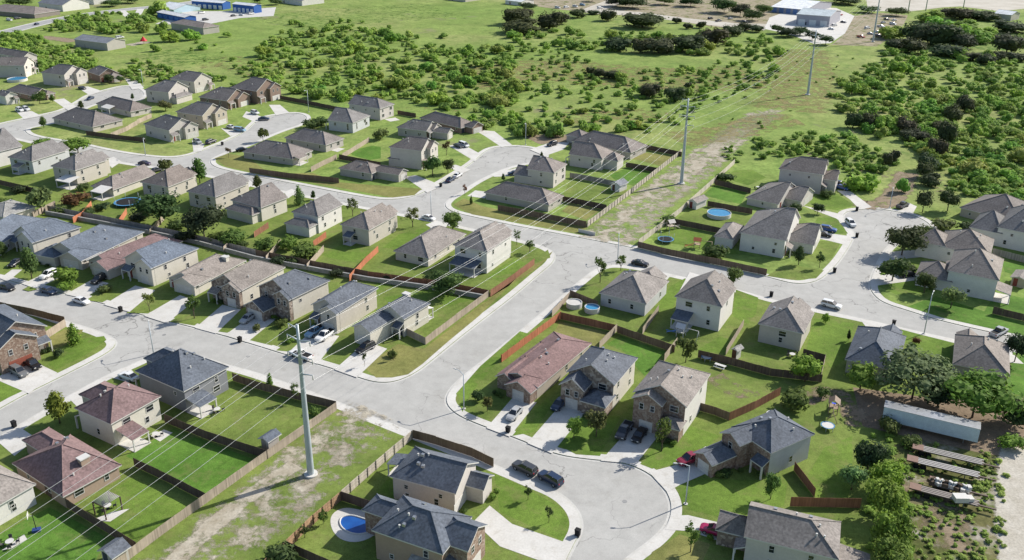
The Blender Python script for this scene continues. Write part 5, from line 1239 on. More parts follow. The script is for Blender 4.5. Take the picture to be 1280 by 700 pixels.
def shrub_arrays(kind, seed, n):
    rnd = random.Random(seed)
    if kind == 'dome':
        lobes = [((0, 0, .36), .42)] + [((math.cos(a) * .27, math.sin(a) * .27, rnd.uniform(.22, .58)), rnd.uniform(.2, .3)) for a in [i * 6.28 / 6 for i in range(6)]]; leaf = .05
    else:
        lobes = [((math.cos(a) * rnd.uniform(.1, .34), math.sin(a) * rnd.uniform(.1, .34), rnd.uniform(.18, .52)), rnd.uniform(.22, .34)) for a in [i * 6.28 / 5 + rnd.uniform(-.5, .5) for i in range(5)]]; leaf = .085
    return crown_arrays(rnd, lobes, leaf, n, .95, .7)
_ST = MB(); _ST.tube((0, 0, -.02), (.02, 0, .4), .03, .02, n=5); STEM = _ST.mesh('trunk', MAT['bark'])
for k in ('dome', 'loose'): SHRUB[k] = [leaf_mesh('crown', *shrub_arrays(k, 5 + i * 3, 520 if k == 'dome' else 300)) for i in range(4)]
LOW = {k: [shrub_arrays(k, 50 + i, 170 if k == 'dome' else 90) for i in range(4)] for k in ('dome', 'loose')}
LAB = dict(cedar='dark rounded cedar growing in the pasture beyond the houses', oakdark='very dark oak in the grove by the sandy yard at the upper right', mesq='bright green scrub bush in the pasture beyond the houses', shade='mid green scrub bush in the pasture beyond the houses', pale='pale yellow green scrub bush in the pasture beyond the houses')
NAME = dict(cedar='cedar_tree', oakdark='oak_tree', mesq='scrub_bush', shade='scrub_bush', pale='scrub_bush')
def shown(s):        # apparent size
    return s[1] * 2 / (s[0] - Vector((0, 0, H))).length
SHR = [s for s in SHR if -30 < s[4] < 1310]
SHR.sort(key=shown, reverse=True)
for i, (g, r, h, cn, x, y) in enumerate(SHR[:290]):
    k = 'dome' if cn in ('cedar', 'oakdark') else 'loose'
    root = empty(NAME[cn], (g.x, g.y, 0), FR.uniform(0, 6.28)); tag(root, LAB[cn], 'tree' if k == 'dome' else 'shrub', 'pasture trees and scrub: ' + cn.replace('oakdark', 'oaks').replace('mesq', 'bright').replace('shade', 'mid green').replace('cedar', 'cedars'))
    o = part('crown', SHRUB[k][i % 4], root, color=tuple(v * FR.uniform(.85, 1.15) for v in TONE[cn])); o.scale = (2 * r, 2 * r, h * 1.25)
    t = part('trunk', STEM, root); t.scale = (1.6 * r, 1.6 * r, h)
# everything beyond those: one mass of scrub in three leaf colours
import numpy as np
def mass(name, items, color):
    Vs, Fs, Ts, off = [], [], [], 0
    nf = []
    for (g, r, h, cn, x, y) in items:
        V, F, T = FR.choice(LOW['dome' if cn in ('cedar', 'oakdark') else 'loose'])
        a = FR.uniform(0, 6.28); ca, sa = math.cos(a), math.sin(a); A = np.array(V); B = np.empty_like(A)
        B[:, 0] = g.x + (A[:, 0] * ca - A[:, 1] * sa) * 2 * r; B[:, 1] = g.y + (A[:, 0] * sa + A[:, 1] * ca) * 2 * r; B[:, 2] = A[:, 2] * h * 1.2
        Vs.append(B); Fs += [[i + off for i in f] for f in F]; dt = FR.uniform(-.2, .2); Ts += [min(1, max(0, t + dt)) for t in T]; off += len(V)
    me = leaf_mesh(name, np.concatenate(Vs).tolist(), Fs, Ts)
    o = link(name, me, color=color); o['kind'] = 'stuff'
for cn in TONE:
    it = [s for s in SHR[290:] if s[3] == cn]
    if it: mass('scrub_growth', it, TONE[cn])
# weeds and seedling brush in the vacant lot, and tufts round the fences
WD = []
def weeds(poly, n, r0, r1, col):
    xs = [p[0] for p in poly]; ys = [p[1] for p in poly]
    for _ in range(n):
        x, y = FR.uniform(min(xs), max(xs)), FR.uniform(min(ys), max(ys))
        if in_poly(x, y, poly): r = FR.uniform(r0, r1); WD.append((G(x, y), r, r * FR.uniform(.8, 1.4), col, x, y))
weeds([(1120,545),(1240,575),(1262,590),(1256,640),(1262,720),(1130,720),(1125,620)], 260, .2, .65, 'pale')
weeds([(1225,560),(1262,585),(1252,620),(1225,640),(1215,600)], 60, .25, .8, 'pale')
weeds([(1130,560),(1240,580),(1240,650),(1130,650)], 70, .2, .6, 'mesq')
weeds([(1130,640),(1250,640),(1255,700),(1135,700)], 40, .2, .5, 'mesq')
weeds([(1080,545),(1135,545),(1135,700),(1085,700)], 60, .5, 1.2, 'mesq')
for cn in ('mesq', 'pale', 'shade'):
    if any(w_[3] == cn for w_ in WD): mass('weeds', [w_ for w_ in WD if w_[3] == cn], TONE[cn])
# ---------------------------------------------------------------- far roads, yards and the weedy lot
_li[0] = 100
road_line('highway', [(-60,50),(0,42),(40,31.5),(80,22.5),(120,16),(165,11),(200,8),(240,3),(275,-3)], 10, .012, MAT['asphalt'])
road_line('road_shoulder', [(-60,50),(0,42),(40,31.5),(80,22.5),(120,16),(165,11),(200,8),(240,3),(275,-3)], 14, .006, MAT['gutter'])
road_line('access_road', [(152,13),(157,18),(163,22),(172,19),(176,11)], 5, .02, MAT['concrete'])
def pad(name, mat, z, *pts): sheet(name, GP(pts), z, MAT[mat])
pad('parking_lot', 'gutter', .03, (194,30),(232,14),(280,14),(345,9),(342,20),(300,22.5),(262,30),(246,31))
pad('yard_ground', 'dirt', .022, (636,3),(640,-6),(1010,-6),(1000,12),(966,30),(955,38),(930,37),(880,32),(840,25),(800,20),(770,17),(735,15),(700,12))
pad('access_road', 'caliche', .03, (722,14),(740,17),(757,12),(800,-6),(775,-6))
pad('access_road', 'caliche', .034, (757,12),(740,17),(800,20),(850,27),(910,34),(955,38),(966,30),(920,29),(860,23),(800,15))
pad('concrete_yard', 'concrete', .036, (955,36),(962,22),(1000,8),(1045,10),(1068,20),(1056,42),(1038,54),(1018,55),(985,42))
pad('yard_ground', 'dirt', .026, (1056,42),(1068,20),(1100,16),(1135,19),(1130,30),(1112,48),(1096,58),(1040,56))
pad('caliche_lot', 'caliche', .03, (1085,14),(1082,-6),(1310,-6),(1310,8),(1270,12),(1250,14),(1200,8),(1180,9),(1140,14),(1110,14))
pad('weedy_lot', 'scrub', .0085, (1118,556),(1160,548),(1240,566),(1268,580),(1268,740),(1118,740),(1128,660),(1116,610))
pad('bare_lot', 'soil', .0092, (1066,484),(1110,490),(1180,500),(1320,496),(1320,580),(1225,566),(1100,538),(1078,532))
patch('bare_ground', 'bare', [(1000,500),(1030,488),(1062,500),(1072,535)], 9, .55)
patch('caliche_track', 'track', [(1278,560),(1271,590),(1270,640),(1276,690),(1284,760)], 9, 1.3)
patch('bare_ground', 'bare', [(1140,600),(1180,640),(1190,690)], 14, .55)
patch('bare_ground', 'bare', [(40,46),(70,48),(95,52)], 16, .9)
patch('bare_ground', 'worn', [(160,57),(175,54),(185,52)], 14, .7)
# bare earth at the head of the right hand close
# ---------------------------------------------------------------- buildings beyond
def building(id, L, N, Rr, base, roof, wall, label, name, cat, style='gable', axis='x', pitch=.25, front='LL', doors=None, ez=None, group=None, wings=()):
    o = house(id, L, N, Rr, base, 1, front, roof, wall, label, style=style, axis=axis, pitch=pitch, vents=0, win=False, garage=False, porch=False, name=name, ez=ez, wings=wings)
    o['category'] = cat
    if group: o['group'] = group
    elif 'group' in o: del o['group']
    _, w, d, ze = HOUSES[id]
    if doors:
        n, c, dh = doors; dw = w / n * .62
        me = MB(); me.box((0, 0, dh / 2), (dw, .1, dh)); me = me.mesh('door', MAT['plain'])
        for i in range(n): part('door', me, o, (-w / 2 + w * (i + .5) / n, -d / 2 - .04, 0), color=c)
    return o
TINT.update(cobalt=(.03, .10, .32), icy=(.42, .55, .62), whitemetal=(.62, .64, .65), lilac=(.33, .33, .37), steelroof=(.40, .45, .47), barn=(.20, .21, .23))
building('t1', (196.5,15), (231,22), (244.5,20), 29, 'whitemetal', 'cobalt', 'blue metal shed with a white roof, nearest of the blue buildings at the top left', 'storage_building', 'building', doors=(5, (.05, .16, .42), 2.6), group='blue storage buildings')
building('t2', (240,1), (279,4), (287,2), 12.6, 'whitemetal', 'cobalt', 'long blue storage building with white doors, at the top edge of the photo', 'storage_building', 'building', doors=(6, (.6, .62, .62), 3), group='blue storage buildings')
building('t3', (287,4.5), (316,7), (330,6), 16.6, 'whitemetal', 'cobalt', 'blue storage building with a pale gable end beside parked cars at the top left', 'storage_building', 'building', doors=(5, (.55, .6, .64), 3), group='blue storage buildings')
building('t4', (204,9), (215,13), (242,8), 18, 'whitemetal', 'icy', 'low white roofed office between the blue storage buildings', 'office_building', 'building')
building('t5', (94,49), (134,54.5), (155,50), 64, 'barn', 'greige', 'grey long barn with a white end wall in front of the leafy thicket', 'barn', 'barn', pitch=.3)
building('t6', (216,28.5), (255,35.5), (271,32), 44, 'brown', 'greige', 'brown ranch house with a covered porch below the blue buildings', 'ranch_house', 'house', style='hip', pitch=.35)
building('t7', (-25,12), (42,17.5), (78,13), 23, 'brown', 'brown', 'long brown roofed house beyond the highway at the top left', 'ranch_house', 'house', style='hip', pitch=.3)
building('t8', (62,3), (78,8), (97,3), 16, 'barn', 'white', 'white two-storey house beyond the highway, right of the long brown roof', 'farm_house', 'house', pitch=.4)
building('t9', (108,-3), (118,1), (127,-2), 7, 'barn', 'white', 'small white house at the top edge beyond the highway', 'farm_house', 'house', pitch=.4)
building('t10', (1001,17), (1040,21.5), (1047,13.5), 35, 'steelroof', 'lilac', 'lilac grey metal workshop in front of the long white roofed warehouse', 'workshop', 'warehouse', axis='x', pitch=.12, doors=(3, (.55, .57, .58), 4))
building('t11', (968.6,8), (1008,13), (1036,3), 20, 'whitemetal', 'lilac', 'long warehouse with a white roof behind the lilac grey workshop', 'warehouse', 'warehouse', pitch=.12, doors=(5, (.12, .2, .4), 4))
building('t12', (1248,16.5), (1266,19.5), (1270,16.5), 27, 'whitemetal', 'beige', 'small pale hut by the sandy yard at the top right', 'hut', 'building', pitch=.25)
building('t13', (637,0), (652,3), (662,0), 8, 'whitemetal', 'white', 'white mobile home at the top edge beyond the green field', 'mobile_home', 'building', pitch=.2)
building('t14', (560,-4), (582,-1), (600,-4), 3, 'barn', 'beige', 'low beige shed at the very top edge above the green field', 'farm_shed', 'shed', pitch=.2)
building('t15', (350,-3), (378,2), (400,-2), 8, 'barn', 'white', 'white sided house at the top edge right of the blue buildings', 'farm_house', 'house', pitch=.4)
# sheds in the yards
building('d1', (322,548), (335,553.5), (352,542), 565, 'slate', 'greige', 'grey garden shed inside the tan fence by the nearest pole', 'garden_shed', 'shed', axis='y', pitch=.5)
building('d2', (122,688), (140,700), (163,683), 714, 'slate', 'greige', 'grey roofed garden shed at the bottom left beside the tan fence', 'garden_shed', 'shed', axis='y', pitch=.5)
building('d3', (861,250.5), (871,254.5), (884,248), 262, 'taupe', 'white', 'white garden shed beside the round blue pool', 'garden_shed', 'shed', axis='y', pitch=.5)
building('d4', (764,229), (775,233), (784,228), 240, 'barn', 'white', 'small grey roofed shed beside the vivid green square yard', 'garden_shed', 'shed', axis='y', pitch=.5)
building('d5', (1262,346), (1284,351), (1292,342), 361, 'taupe', 'tan', 'brown garden shed at the right edge beside the bright lawn', 'garden_shed', 'shed', axis='y', pitch=.3)
building('d6', (915,436), (922,440), (929,434.5), 448, 'light', 'white', 'little white roofed playhouse in the dark fenced yard', 'playhouse', 'shed', axis='y', pitch=.6)

# ---------------------------------------------------------------- power line
def monopole(bx, by, ty, label):
    b = G(bx, by); h = height_at(bx, by, ty)
    root = empty('power_pole', (b.x, b.y, 0), PLAZ); tag(root, label, 'utility pole', 'steel power line poles')
    mb = MB(); n = 4
    rr = [.62, .54, .44, .34, .22]
    for i in range(n): mb.tube((0, 0, h * i / n), (0, 0, h * (i + 1) / n), rr[i], rr[i + 1], n=14, caps=i == n - 1)
    part('pole', mb.mesh('pole', MAT['steel']), root)
    mb = MB(); mb.tube((0, 0, -.05), (0, 0, .35), 1.15, n=18); part('footing', mb.mesh('footing', MAT['concrete']), root)
    for i, (dz, s, L) in enumerate(ARMS):
        mb = MB(); mb.tube((0, 0, h + dz - .5), (0, s * L, h + dz), .14, .08, n=8)
        a = part('arm', mb.mesh('arm', MAT['steel']), root)
        mb = MB(); mb.tube((0, s * L, h + dz), (0, s * L, h + dz - .9), .09, n=8); part('insulator', mb.mesh('insulator', MAT['trim']), a)
    return b, h
PLAZ = math.atan2(*( (G(851.4,229) - G(388.7,593)).yx))
ARMS = [(-.3, 1, 1.9), (-2.4, 1, 2.4), (-2.4, -1, 2.4), (-5.6, 1, 2.6), (-5.6, -1, 2.6), (-8.6, -1, 2.4)]
PL = [monopole(388.7,593.5,405.5,'tall steel power pole nearest the camera, on the grassy strip at the lower left'), monopole(851.6,229.5,123,'second tall steel power pole, on the sandy strip between the fenced yards'),
      monopole(1009.6,118.5,37,'third tall steel power pole, alone in the open pasture'), monopole(1091,52.5,-22,'farthest tall steel power pole, beside the junk vehicle yard')]
step = PL[1][0] - PL[0][0]
ends = [(PL[0][0] - step, PL[0][1])] + PL + [(PL[3][0] + step, PL[3][1])]
u = Vector((math.cos(PLAZ), math.sin(PLAZ), 0)); side = Vector((-u.y, u.x, 0))
SPAN = ['from the bottom left corner to the nearest pole', 'between the nearest and the second pole', 'between the second and third pole', 'between the third and farthest pole', 'from the farthest pole out of the photo']
for i in range(5):
    (a, ha), (c, hc) = ends[i], ends[i + 1]
    for dz, s, L in ARMS:
        p = a + side * s * L + Vector((0, 0, ha + dz - .9)); q = c + side * s * L + Vector((0, 0, hc + dz - .9)); mb = MB(); n = 22; prev = p
        for k in range(1, n + 1):
            t = k / n; nx = p.lerp(q, t); nx.z -= 4 * 4.2 * t * (1 - t)
            mb.tube(prev, nx, .024, n=5, caps=False); prev = nx
        o = link('power_cable', mb.mesh('power_cable', MAT['conductor'])); tag(o, 'one of the pale power cables hanging ' + SPAN[i], 'cable', 'power cables ' + SPAN[i])
for bx, by, h, t in ((1135,15,30,'left of three slim grey poles in the sandy yard at the top right'), (1157,13.5,30,'middle of three slim grey poles in the sandy yard at the top right'), (1204,10,30,'right of three slim grey poles in the sandy yard at the top right')):
    b = G(bx, by); root = empty('lattice_pole', (b.x, b.y, 0)); tag(root, t, 'utility pole', 'slim poles in the sandy yard')
    mb = MB(); mb.tube((0, 0, 0), (0, 0, h), .45, .2, n=8); part('pole', mb.mesh('pole', MAT['steel']), root)
    mb = MB(); mb.box((0, 0, h - 2), (.2, 7, .3)); mb.box((0, 0, h - 5), (.2, 7, .3)); part('cross_arm', mb.mesh('cross_arm', MAT['steel']), root)
# ---------------------------------------------------------------- street lamps
def lamp(bx, by, ty, ax, ay, label):
    b = G(bx, by); h = min(9.5, max(6.5, height_at(bx, by, ty))); d = G(ax, ay) - b; rz = math.atan2(d.y, d.x)
    root = empty('street_lamp', (b.x, b.y, 0), rz); tag(root, label, 'street lamp', 'street lamps')
    mb = MB(); mb.tube((0, 0, 0), (0, 0, h), .13, .08, n=10); part('pole', mb.mesh('pole', MAT['steel']), root)
    mb = MB(); mb.tube((0, 0, h - .1), (1.1, 0, h + .35), .06, n=8); mb.tube((1.1, 0, h + .35), (2.1, 0, h + .4), .05, n=8); part('arm', mb.mesh('arm', MAT['steel']), root)
    mb = MB(); mb.box((2.3, 0, h + .36), (.75, .3, .16), top=(.7, .7)); part('lamp_head', mb.mesh('lamp_head', MAT['trim']), root)
    mb = MB(); mb.tube((0, 0, -.02), (0, 0, .12), .35, n=12); part('footing', mb.mesh('footing', MAT['concrete']), root)
lamp(857,630,582,800,628,'street lamp beside the bulb of the foreground close, casting a long thin shadow')
lamp(580,511,468,540,490,'street lamp on the corner lawn where the connecting street meets the main street')
lamp(1155,417,370,1165,395,'street lamp on the back street in front of the blue slate roof')
lamp(182,194,178,190,203,'street lamp on the back street at the upper left, above the dark purple car')
lamp(386,140,112,370,148,'street lamp at the side street bulb against the pasture')
lamp(179,107,87,168,113,'street lamp behind the upper left bulb')
lamp(772,325,299,772,318,'street lamp on the back street opposite the sandy grassy strip')
lamp(192,442,409,190,425,'street lamp on the corner by the dark grey house')
lamp(657,181,154,650,195,'street lamp at the head of the middle close')
lamp(1112,260,234,1105,285,'street lamp at the head of the right hand close')
lamp(539,269,246,540,260,'street lamp on the back street beside the white parked car')
# ---------------------------------------------------------------- wheeled bins
_b = MB(); _b.box((0, 0, .55), (.52, .6, .95), top=(1.15, 1.15)); BIN_B = _b.mesh('bin_body', MAT['rubber'])
_b = MB(); _b.box((0, 0, 1.07), (.66, .76, .09)); _b.box((-.36, 0, 1.02), (.06, .5, .06)); BIN_L = _b.mesh('lid', MAT['rubber'])
_b = MB(); _b.tube((-.24, -.33, .12), (-.24, -.27, .12), .12, n=10); _b.tube((-.24, .27, .12), (-.24, .33, .12), .12, n=10); BIN_W = _b.mesh('wheel', MAT['rubber'])
def bin_(x, y, label, z=-KERB + .005):
    b = G(x, y); root = empty('wheeled_bin', (b.x, b.y, z), R(60)); tag(root, label, 'bin', 'wheeled bins')
    for n_, me in (('bin_body', BIN_B), ('lid', BIN_L), ('wheel', BIN_W)): part(n_, me, root)
    root.scale = (1.15, 1.15, 1.15)
for q in ((151,389,'black bin at the kerb of the main street below the narrow cream house'), (300,427,'black bin at the kerb of the main street before the silver car drive'), (18,533,'black bin at the kerb above the sprawling maroon roof'), (722,669,'black bin on the kerb curve inside the foreground bend'),
          (635,540,'black bin at the kerb beside the long maroon house drive'), (1071,263,'black bin at the left shoulder of the right hand bulb'), (1071,296,'black bin at the kerb below the white car on the right hand close'), (1043,340,'black bin at the kerb near the corner of the right hand close'),
          (964,370,'black bin on the back street above the beige house'), (551,233,'black bin at the kerb of the middle close behind the white car'), (1117,406,'dark bin on the back street beside the blue slate roof'), (278,181,'dark bin at the kerb of the side street')): bin_(*q)
# ---------------------------------------------------------------- pools, trampolines, yard things
m, nt, b = new_mat('pool_water', .05, .6); c = ramp(nt, noise(nt, .5, 3), [(.3, (.02, .16, .34)), (.7, (.035, .24, .42))]); nt.links.new(c, b.inputs['Base Color']); MAT['water'] = m
m, nt, b = new_mat('deep_pool_water', .04, .6); c = ramp(nt, noise(nt, .35, 3), [(.3, (.01, .06, .26)), (.7, (.02, .12, .40))]); nt.links.new(c, b.inputs['Base Color']); MAT['deep'] = m
def round_pool(x, y, wpx, label, h=1.25, fill='water', name='above_ground_pool', cat='pool'):
    p = G(x, y); r = wpx * gsd(x, y) / 2; root = empty(name, (p.x, p.y, 0)); tag(root, label, cat)
    mb = MB(); n = 28
    for i in range(n):
        a0, a1 = 6.2832 * i / n, 6.2832 * (i + 1) / n; c0, s0, c1, s1 = math.cos(a0), math.sin(a0), math.cos(a1), math.sin(a1); ri = r - .15
        mb.face([(r * c0, r * s0, 0), (r * c1, r * s1, 0), (r * c1, r * s1, h), (r * c0, r * s0, h)]); mb.face([(r * c0, r * s0, h), (r * c1, r * s1, h), (ri * c1, ri * s1, h), (ri * c0, ri * s0, h)]); mb.face([(ri * c1, ri * s1, h - .4), (ri * c0, ri * s0, h - .4), (ri * c0, ri * s0, h), (ri * c1, ri * s1, h)])
    part('pool_wall', mb.mesh('pool_wall', MAT['trim']), root)
    mb = MB(); mb.face([((r - .15) * math.cos(6.2832 * i / n), (r - .15) * math.sin(6.2832 * i / n), h - .2) for i in range(n)])
    part('water' if fill != 'trim' else 'pool_cover', mb.mesh('water', MAT[fill]), root)
round_pool(898.5,270,29,'round turquoise above ground pool between two dark fences on the right hand close lots')
round_pool(740,389,19,'round blue above ground pool behind the low house near the crossing')
round_pool(717.5,383,20,'round grey covered pool beside the blue one near the crossing', fill='gutter')
round_pool(22,101,20,'turquoise above ground pool below the dark end wall at the photo left edge')
round_pool(967,521,18,'blue paddling pool behind the diagonal slate house', h=.6)
def trampoline(x, y, wpx, label, net=True, mat='rubber'):
    p = G(x, y); r = wpx * gsd(x, y) / 2; root = empty('trampoline', (p.x, p.y, 0)); tag(root, label, 'trampoline', 'garden trampolines')
    mb = MB(); mb.tube((0, 0, .78), (0, 0, .82), r * .86, n=24); part('mat', mb.mesh('mat', MAT[mat]), root)
    mb = MB(); n = 24
    for i in range(n):
        a0, a1 = 6.2832 * i / n, 6.2832 * (i + 1) / n; P = [(k * math.cos(a), k * math.sin(a), .84) for a in (a0, a1) for k in (r * .84, r)]; mb.face([P[0], P[1], P[3], P[2]])
    part('pad', mb.mesh('pad', MAT['plain']), root, color=(.06, .2, .36))
    for k in range(6):
        a = k * 1.047; mb = MB(); mb.tube((r * math.cos(a), r * math.sin(a), 0), (r * math.cos(a), r * math.sin(a), 2.5 if net else .82), .05, n=6); part('leg', mb.mesh('leg', MAT['steel']), root)
trampoline(832,302,20,'trampoline in the yard beside the trampoline yard bush')
trampoline(160,255,30,'large dark trampoline beside the low house with a flat white patio roof')
trampoline(1034,536,16,'white trampoline on the lawn right of the diagonal slate house', False, 'trim')
trampoline(883,450,13,'small grey trampoline by the picnic bench yard fence', False, 'gutter')
# kidney pool set in its deck
sheet('pool_deck', chaikin(GP([(412,652),(416,641),(430,634),(450,637),(474,645),(484,653),(474,666),(452,678),(430,677),(417,667)]), True, 2), .03, MAT['concrete'])
kp = chaikin(GP([(424,653),(427,646),(440,644),(455,649),(472,654),(466,664),(450,669),(435,666),(427,660)]), True, 2)
c0 = sum(kp, Vector((0, 0, 0))) / len(kp); root = empty('swimming_pool', (c0.x, c0.y, 0)); tag(root, 'kidney shaped deep blue swimming pool in a pale deck', 'pool')
mb = MB(); mb.face([(p.x - c0.x, p.y - c0.y, .05) for p in kp]); part('water', fix_normals(mb.mesh('water', MAT['deep'])), root)
mb = MB()
for i in range(len(kp)):
    a, b_ = kp[i] - c0, kp[(i + 1) % len(kp)] - c0; mb.tube((a.x, a.y, .06), (b_.x, b_.y, .06), .16, n=6, caps=False)
part('coping', mb.mesh('coping', MAT['trim']), root)
# pergola
P4 = GP([(119,643),(138,630),(153,637),(133,650)]); c0 = sum(P4, Vector((0, 0, 0))) / 4; root = empty('pergola', (c0.x, c0.y, 0)); tag(root, 'weathered wooden pergola over garden seats beside the sprawling maroon house', 'pergola')
for p in P4:
    mb = MB(); mb.box((p.x - c0.x, p.y - c0.y, 1.25), (.18, .18, 2.5)); part('post', mb.mesh('post', MAT['bark']), root)
mb = MB()
for i in range(9):
    t = (i + .5) / 9; a = P4[0].lerp(P4[3], t) - c0; b_ = P4[1].lerp(P4[2], t) - c0; mb.tube((a.x, a.y, 2.62), (b_.x, b_.y, 2.62), .07, n=4)
part('slats', mb.mesh('slats', MAT['oldwall']), root)
mb = MB()
for a, b_ in ((P4[0], P4[3]), (P4[1], P4[2])): mb.tube(tuple(a - c0 + Vector((0, 0, 2.48))), tuple(b_ - c0 + Vector((0, 0, 2.48))), .1, n=4)
part('beam', mb.mesh('beam', MAT['bark']), root)
# play sets
def playset(x, y, c1, c2, label, rz=0, c3=None):
    p = G(x, y); root = empty('play_set', (p.x, p.y, 0), rz); tag(root, label, 'play set', 'garden play sets')
    mb = MB()
    for sx in (-.8, .8):
        for sy in (-.8, .8): mb.box((sx, sy, 1.2), (.14, .14, 2.4))
    mb.box((0, 0, 1.25), (1.8, 1.8, .1)); part('tower', mb.mesh('tower', MAT['plain']), root, color=c2)
    mb = MB(); mb.face([(-1.1, -1.1, 2.4), (1.1, -1.1, 2.4), (1.1, 0, 3.2), (-1.1, 0, 3.2)]); mb.face([(-1.1, 0, 3.2), (1.1, 0, 3.2), (1.1, 1.1, 2.4), (-1.1, 1.1, 2.4)]); part('canopy', mb.mesh('canopy', MAT['plain']), root, color=c3 or c1)
    mb = MB(); mb.face([(.9, -.35, 1.3), (.9, .35, 1.3), (3.4, .35, .15), (3.4, -.35, .15)]); mb.box((2.1, .38, .82), (2.7, .05, .2)); part('slide', mb.mesh('slide', MAT['plain']), root, color=c1)
    mb = MB(); mb.tube((-.9, 0, 2.3), (-4, 0, 2.3), .08, n=6); mb.tube((-4, -1, 0), (-4, 0, 2.3), .07, n=6); mb.tube((-4, 1, 0), (-4, 0, 2.3), .07, n=6); part('swing_frame', mb.mesh('swing_frame', MAT['plain']), root, color=c2)
playset(851,420,(.08,.2,.5),(.5,.5,.48),'blue and white play set in the shaded yard behind the white two-storey house', 2.6, (.42,.44,.46))
playset(1041,515,(.03,.06,.5),(.3,.22,.15),'play set with a bright blue slide beside the round green bush', 1.2, (.2,.14,.1))
playset(838,287,(.5,.46,.42),(.42,.36,.3),'pale wooden play set at the fence corner of the trampoline yard', .4)
playset(871,310,(.45,.14,.06),(.4,.3,.2),'low red play set on the sandy circle in the trampoline yard', 2.9)
# picnic bench
p = G(900,460); root = empty('picnic_bench', (p.x, p.y, 0), R(-35)); tag(root, 'white picnic bench on the worn lawn above the rust red fence', 'bench')
mb = MB(); mb.box((0, 0, .74), (2.4, .8, .06)); part('table_top', mb.mesh('table_top', MAT['trim']), root)
for s in (-1, 1):
    mb = MB(); mb.box((0, s * .75, .45), (2.4, .28, .05)); part('seat', mb.mesh('seat', MAT['trim']), root)
    mb = MB(); mb.box((s * .85, 0, .37), (.08, 1.5, .1)); mb.box((s * .85, 0, .37), (.1, .5, .7)); part('leg', mb.mesh('leg', MAT['trim']), root)
# basketball hoop
p = G(46,664); root = empty('basketball_hoop', (p.x, p.y, 0), R(200)); tag(root, 'blue portable basketball hoop behind the cream sided house', 'basketball hoop')
mb = MB(); mb.box((0, 0, .25), (1.2, .8, .4)); part('base', mb.mesh('base', MAT['plain']), root, color=(.03, .06, .2))
mb = MB(); mb.tube((0, 0, .3), (.1, 0, 3.2), .06, n=8); part('pole', mb.mesh('pole', MAT['rubber']), root)
mb = MB(); mb.box((.75, 0, 3.2), (.05, 1.2, .8)); mb.tube((.1, 0, 3.0), (.75, 0, 3.1), .05, n=6); part('backboard', mb.mesh('backboard', MAT['trim']), root)
# red garden tent
p = G(180,55); root = empty('garden_umbrella', (p.x, p.y, 0)); tag(root, 'red garden umbrella on the grass right of the grey long barn', 'umbrella')
mb = MB(); mb.tube((0, 0, 1.9), (0, 0, 4.6), 2.3, .1, n=8, smooth=False); part('canopy', mb.mesh('canopy', MAT['plain']), root, color=(.5, .02, .03))
mb = MB(); mb.tube((0, 0, 0), (0, 0, 2), .08, n=6); part('pole', mb.mesh('pole', MAT['steel']), root)
# ---------------------------------------------------------------- trailers in the weedy lot
def trailer(xa, ya, xb, yb, label, kind='flat', c=(.3, .27, .25), wd=2.5):
    a, b_ = G(xa, ya), G(xb, yb); d = b_ - a; L = d.length; rz = math.atan2(d.y, d.x); ct = (a + b_) / 2
    root = empty('semi_trailer' if kind == 'box' else 'flatbed_trailer', (ct.x, ct.y, 0), rz); tag(root, label, 'trailer', 'old trailers in the weedy lot')
    if kind == 'box':
        mb = MB(); mb.box((0, 1.3, 2.55), (L, 2.6, 2.8)); n = int(L / 1.2)
        for i in range(n): mb.box((-L / 2 + (i + .5) * L / n, -.005, 2.55), (.05, .02, 2.7))
        mb.box((0, 1.3, 3.97), (L + .1, 2.7, .06), 1); part('box', mb.mesh('box', [MAT['plain'], MAT['rim']]), root, color=c)
    else:
        mb = MB(); mb.box((0, wd / 2, 1.15), (L, wd, .14)); n = int(L / .5)
        for k in range(4): mb.box((.3 * (k % 2), wd * (k + .5) / 4, 1.25), (L - .5, wd / 4 * .62, .06), 1)
        part('deck', mb.mesh('deck', [MAT['bark'], MAT['plain']]), root, color=c)
        mb = MB(); mb.box((0, .5, .95), (L, .16, .26)); mb.box((0, wd - .5, .95), (L, .16, .26)); mb.box((L / 2 + 1.3, wd / 2, .9), (2.6, .3, .2)); part('chassis', mb.mesh('chassis', MAT['plain']), root, color=(.09, .06, .045))
        mb = MB(); mb.box((-L / 2 + .9, wd / 2, 1.3), (1.8, wd, .12)); part('ramp', mb.mesh('ramp', MAT['plain']), root, color=(.2, .12, .09))
    wm = MB(); wm.tube((0, -.14, 0), (0, .14, 0), .48, n=14); wm = wm.mesh('wheel', [MAT['rubber']])
    for x in (-L / 2 + 1.6, -L / 2 + 2.8):
        for y in (.2, wd - .2): part('wheel', wm, root, (x, y, .48))
    mb = MB(); mb.box((L / 2 - 2.2, .6, .55), (.14, .14, 1.1)); mb.box((L / 2 - 2.2, 2, .55), (.14, .14, 1.1)); part('landing_leg', mb.mesh('landing_leg', MAT['rim']), root)
trailer(1101,531,1220,560,'long silver blue box trailer parked under the dark trees at the lower right','box',(.50,.58,.62))
trailer(1139,568,1228,589,'upper of two long grey flatbed trailers in the weedy lot', c=(.30,.285,.265), wd=1.9)
trailer(1132,583,1223,605,'lower of two long grey flatbed trailers in the weedy lot', c=(.36,.345,.33), wd=1.9)
trailer(1160,613,1212,626,'short white trailer piled with scrap in the weedy lot', c=(.3,.29,.28))
trailer(1135,618,1222,641,'narrow rusty trailer with white blocks, lowest in the weedy lot', c=(.25,.22,.20), wd=1.8)
_scr = random.Random(8)
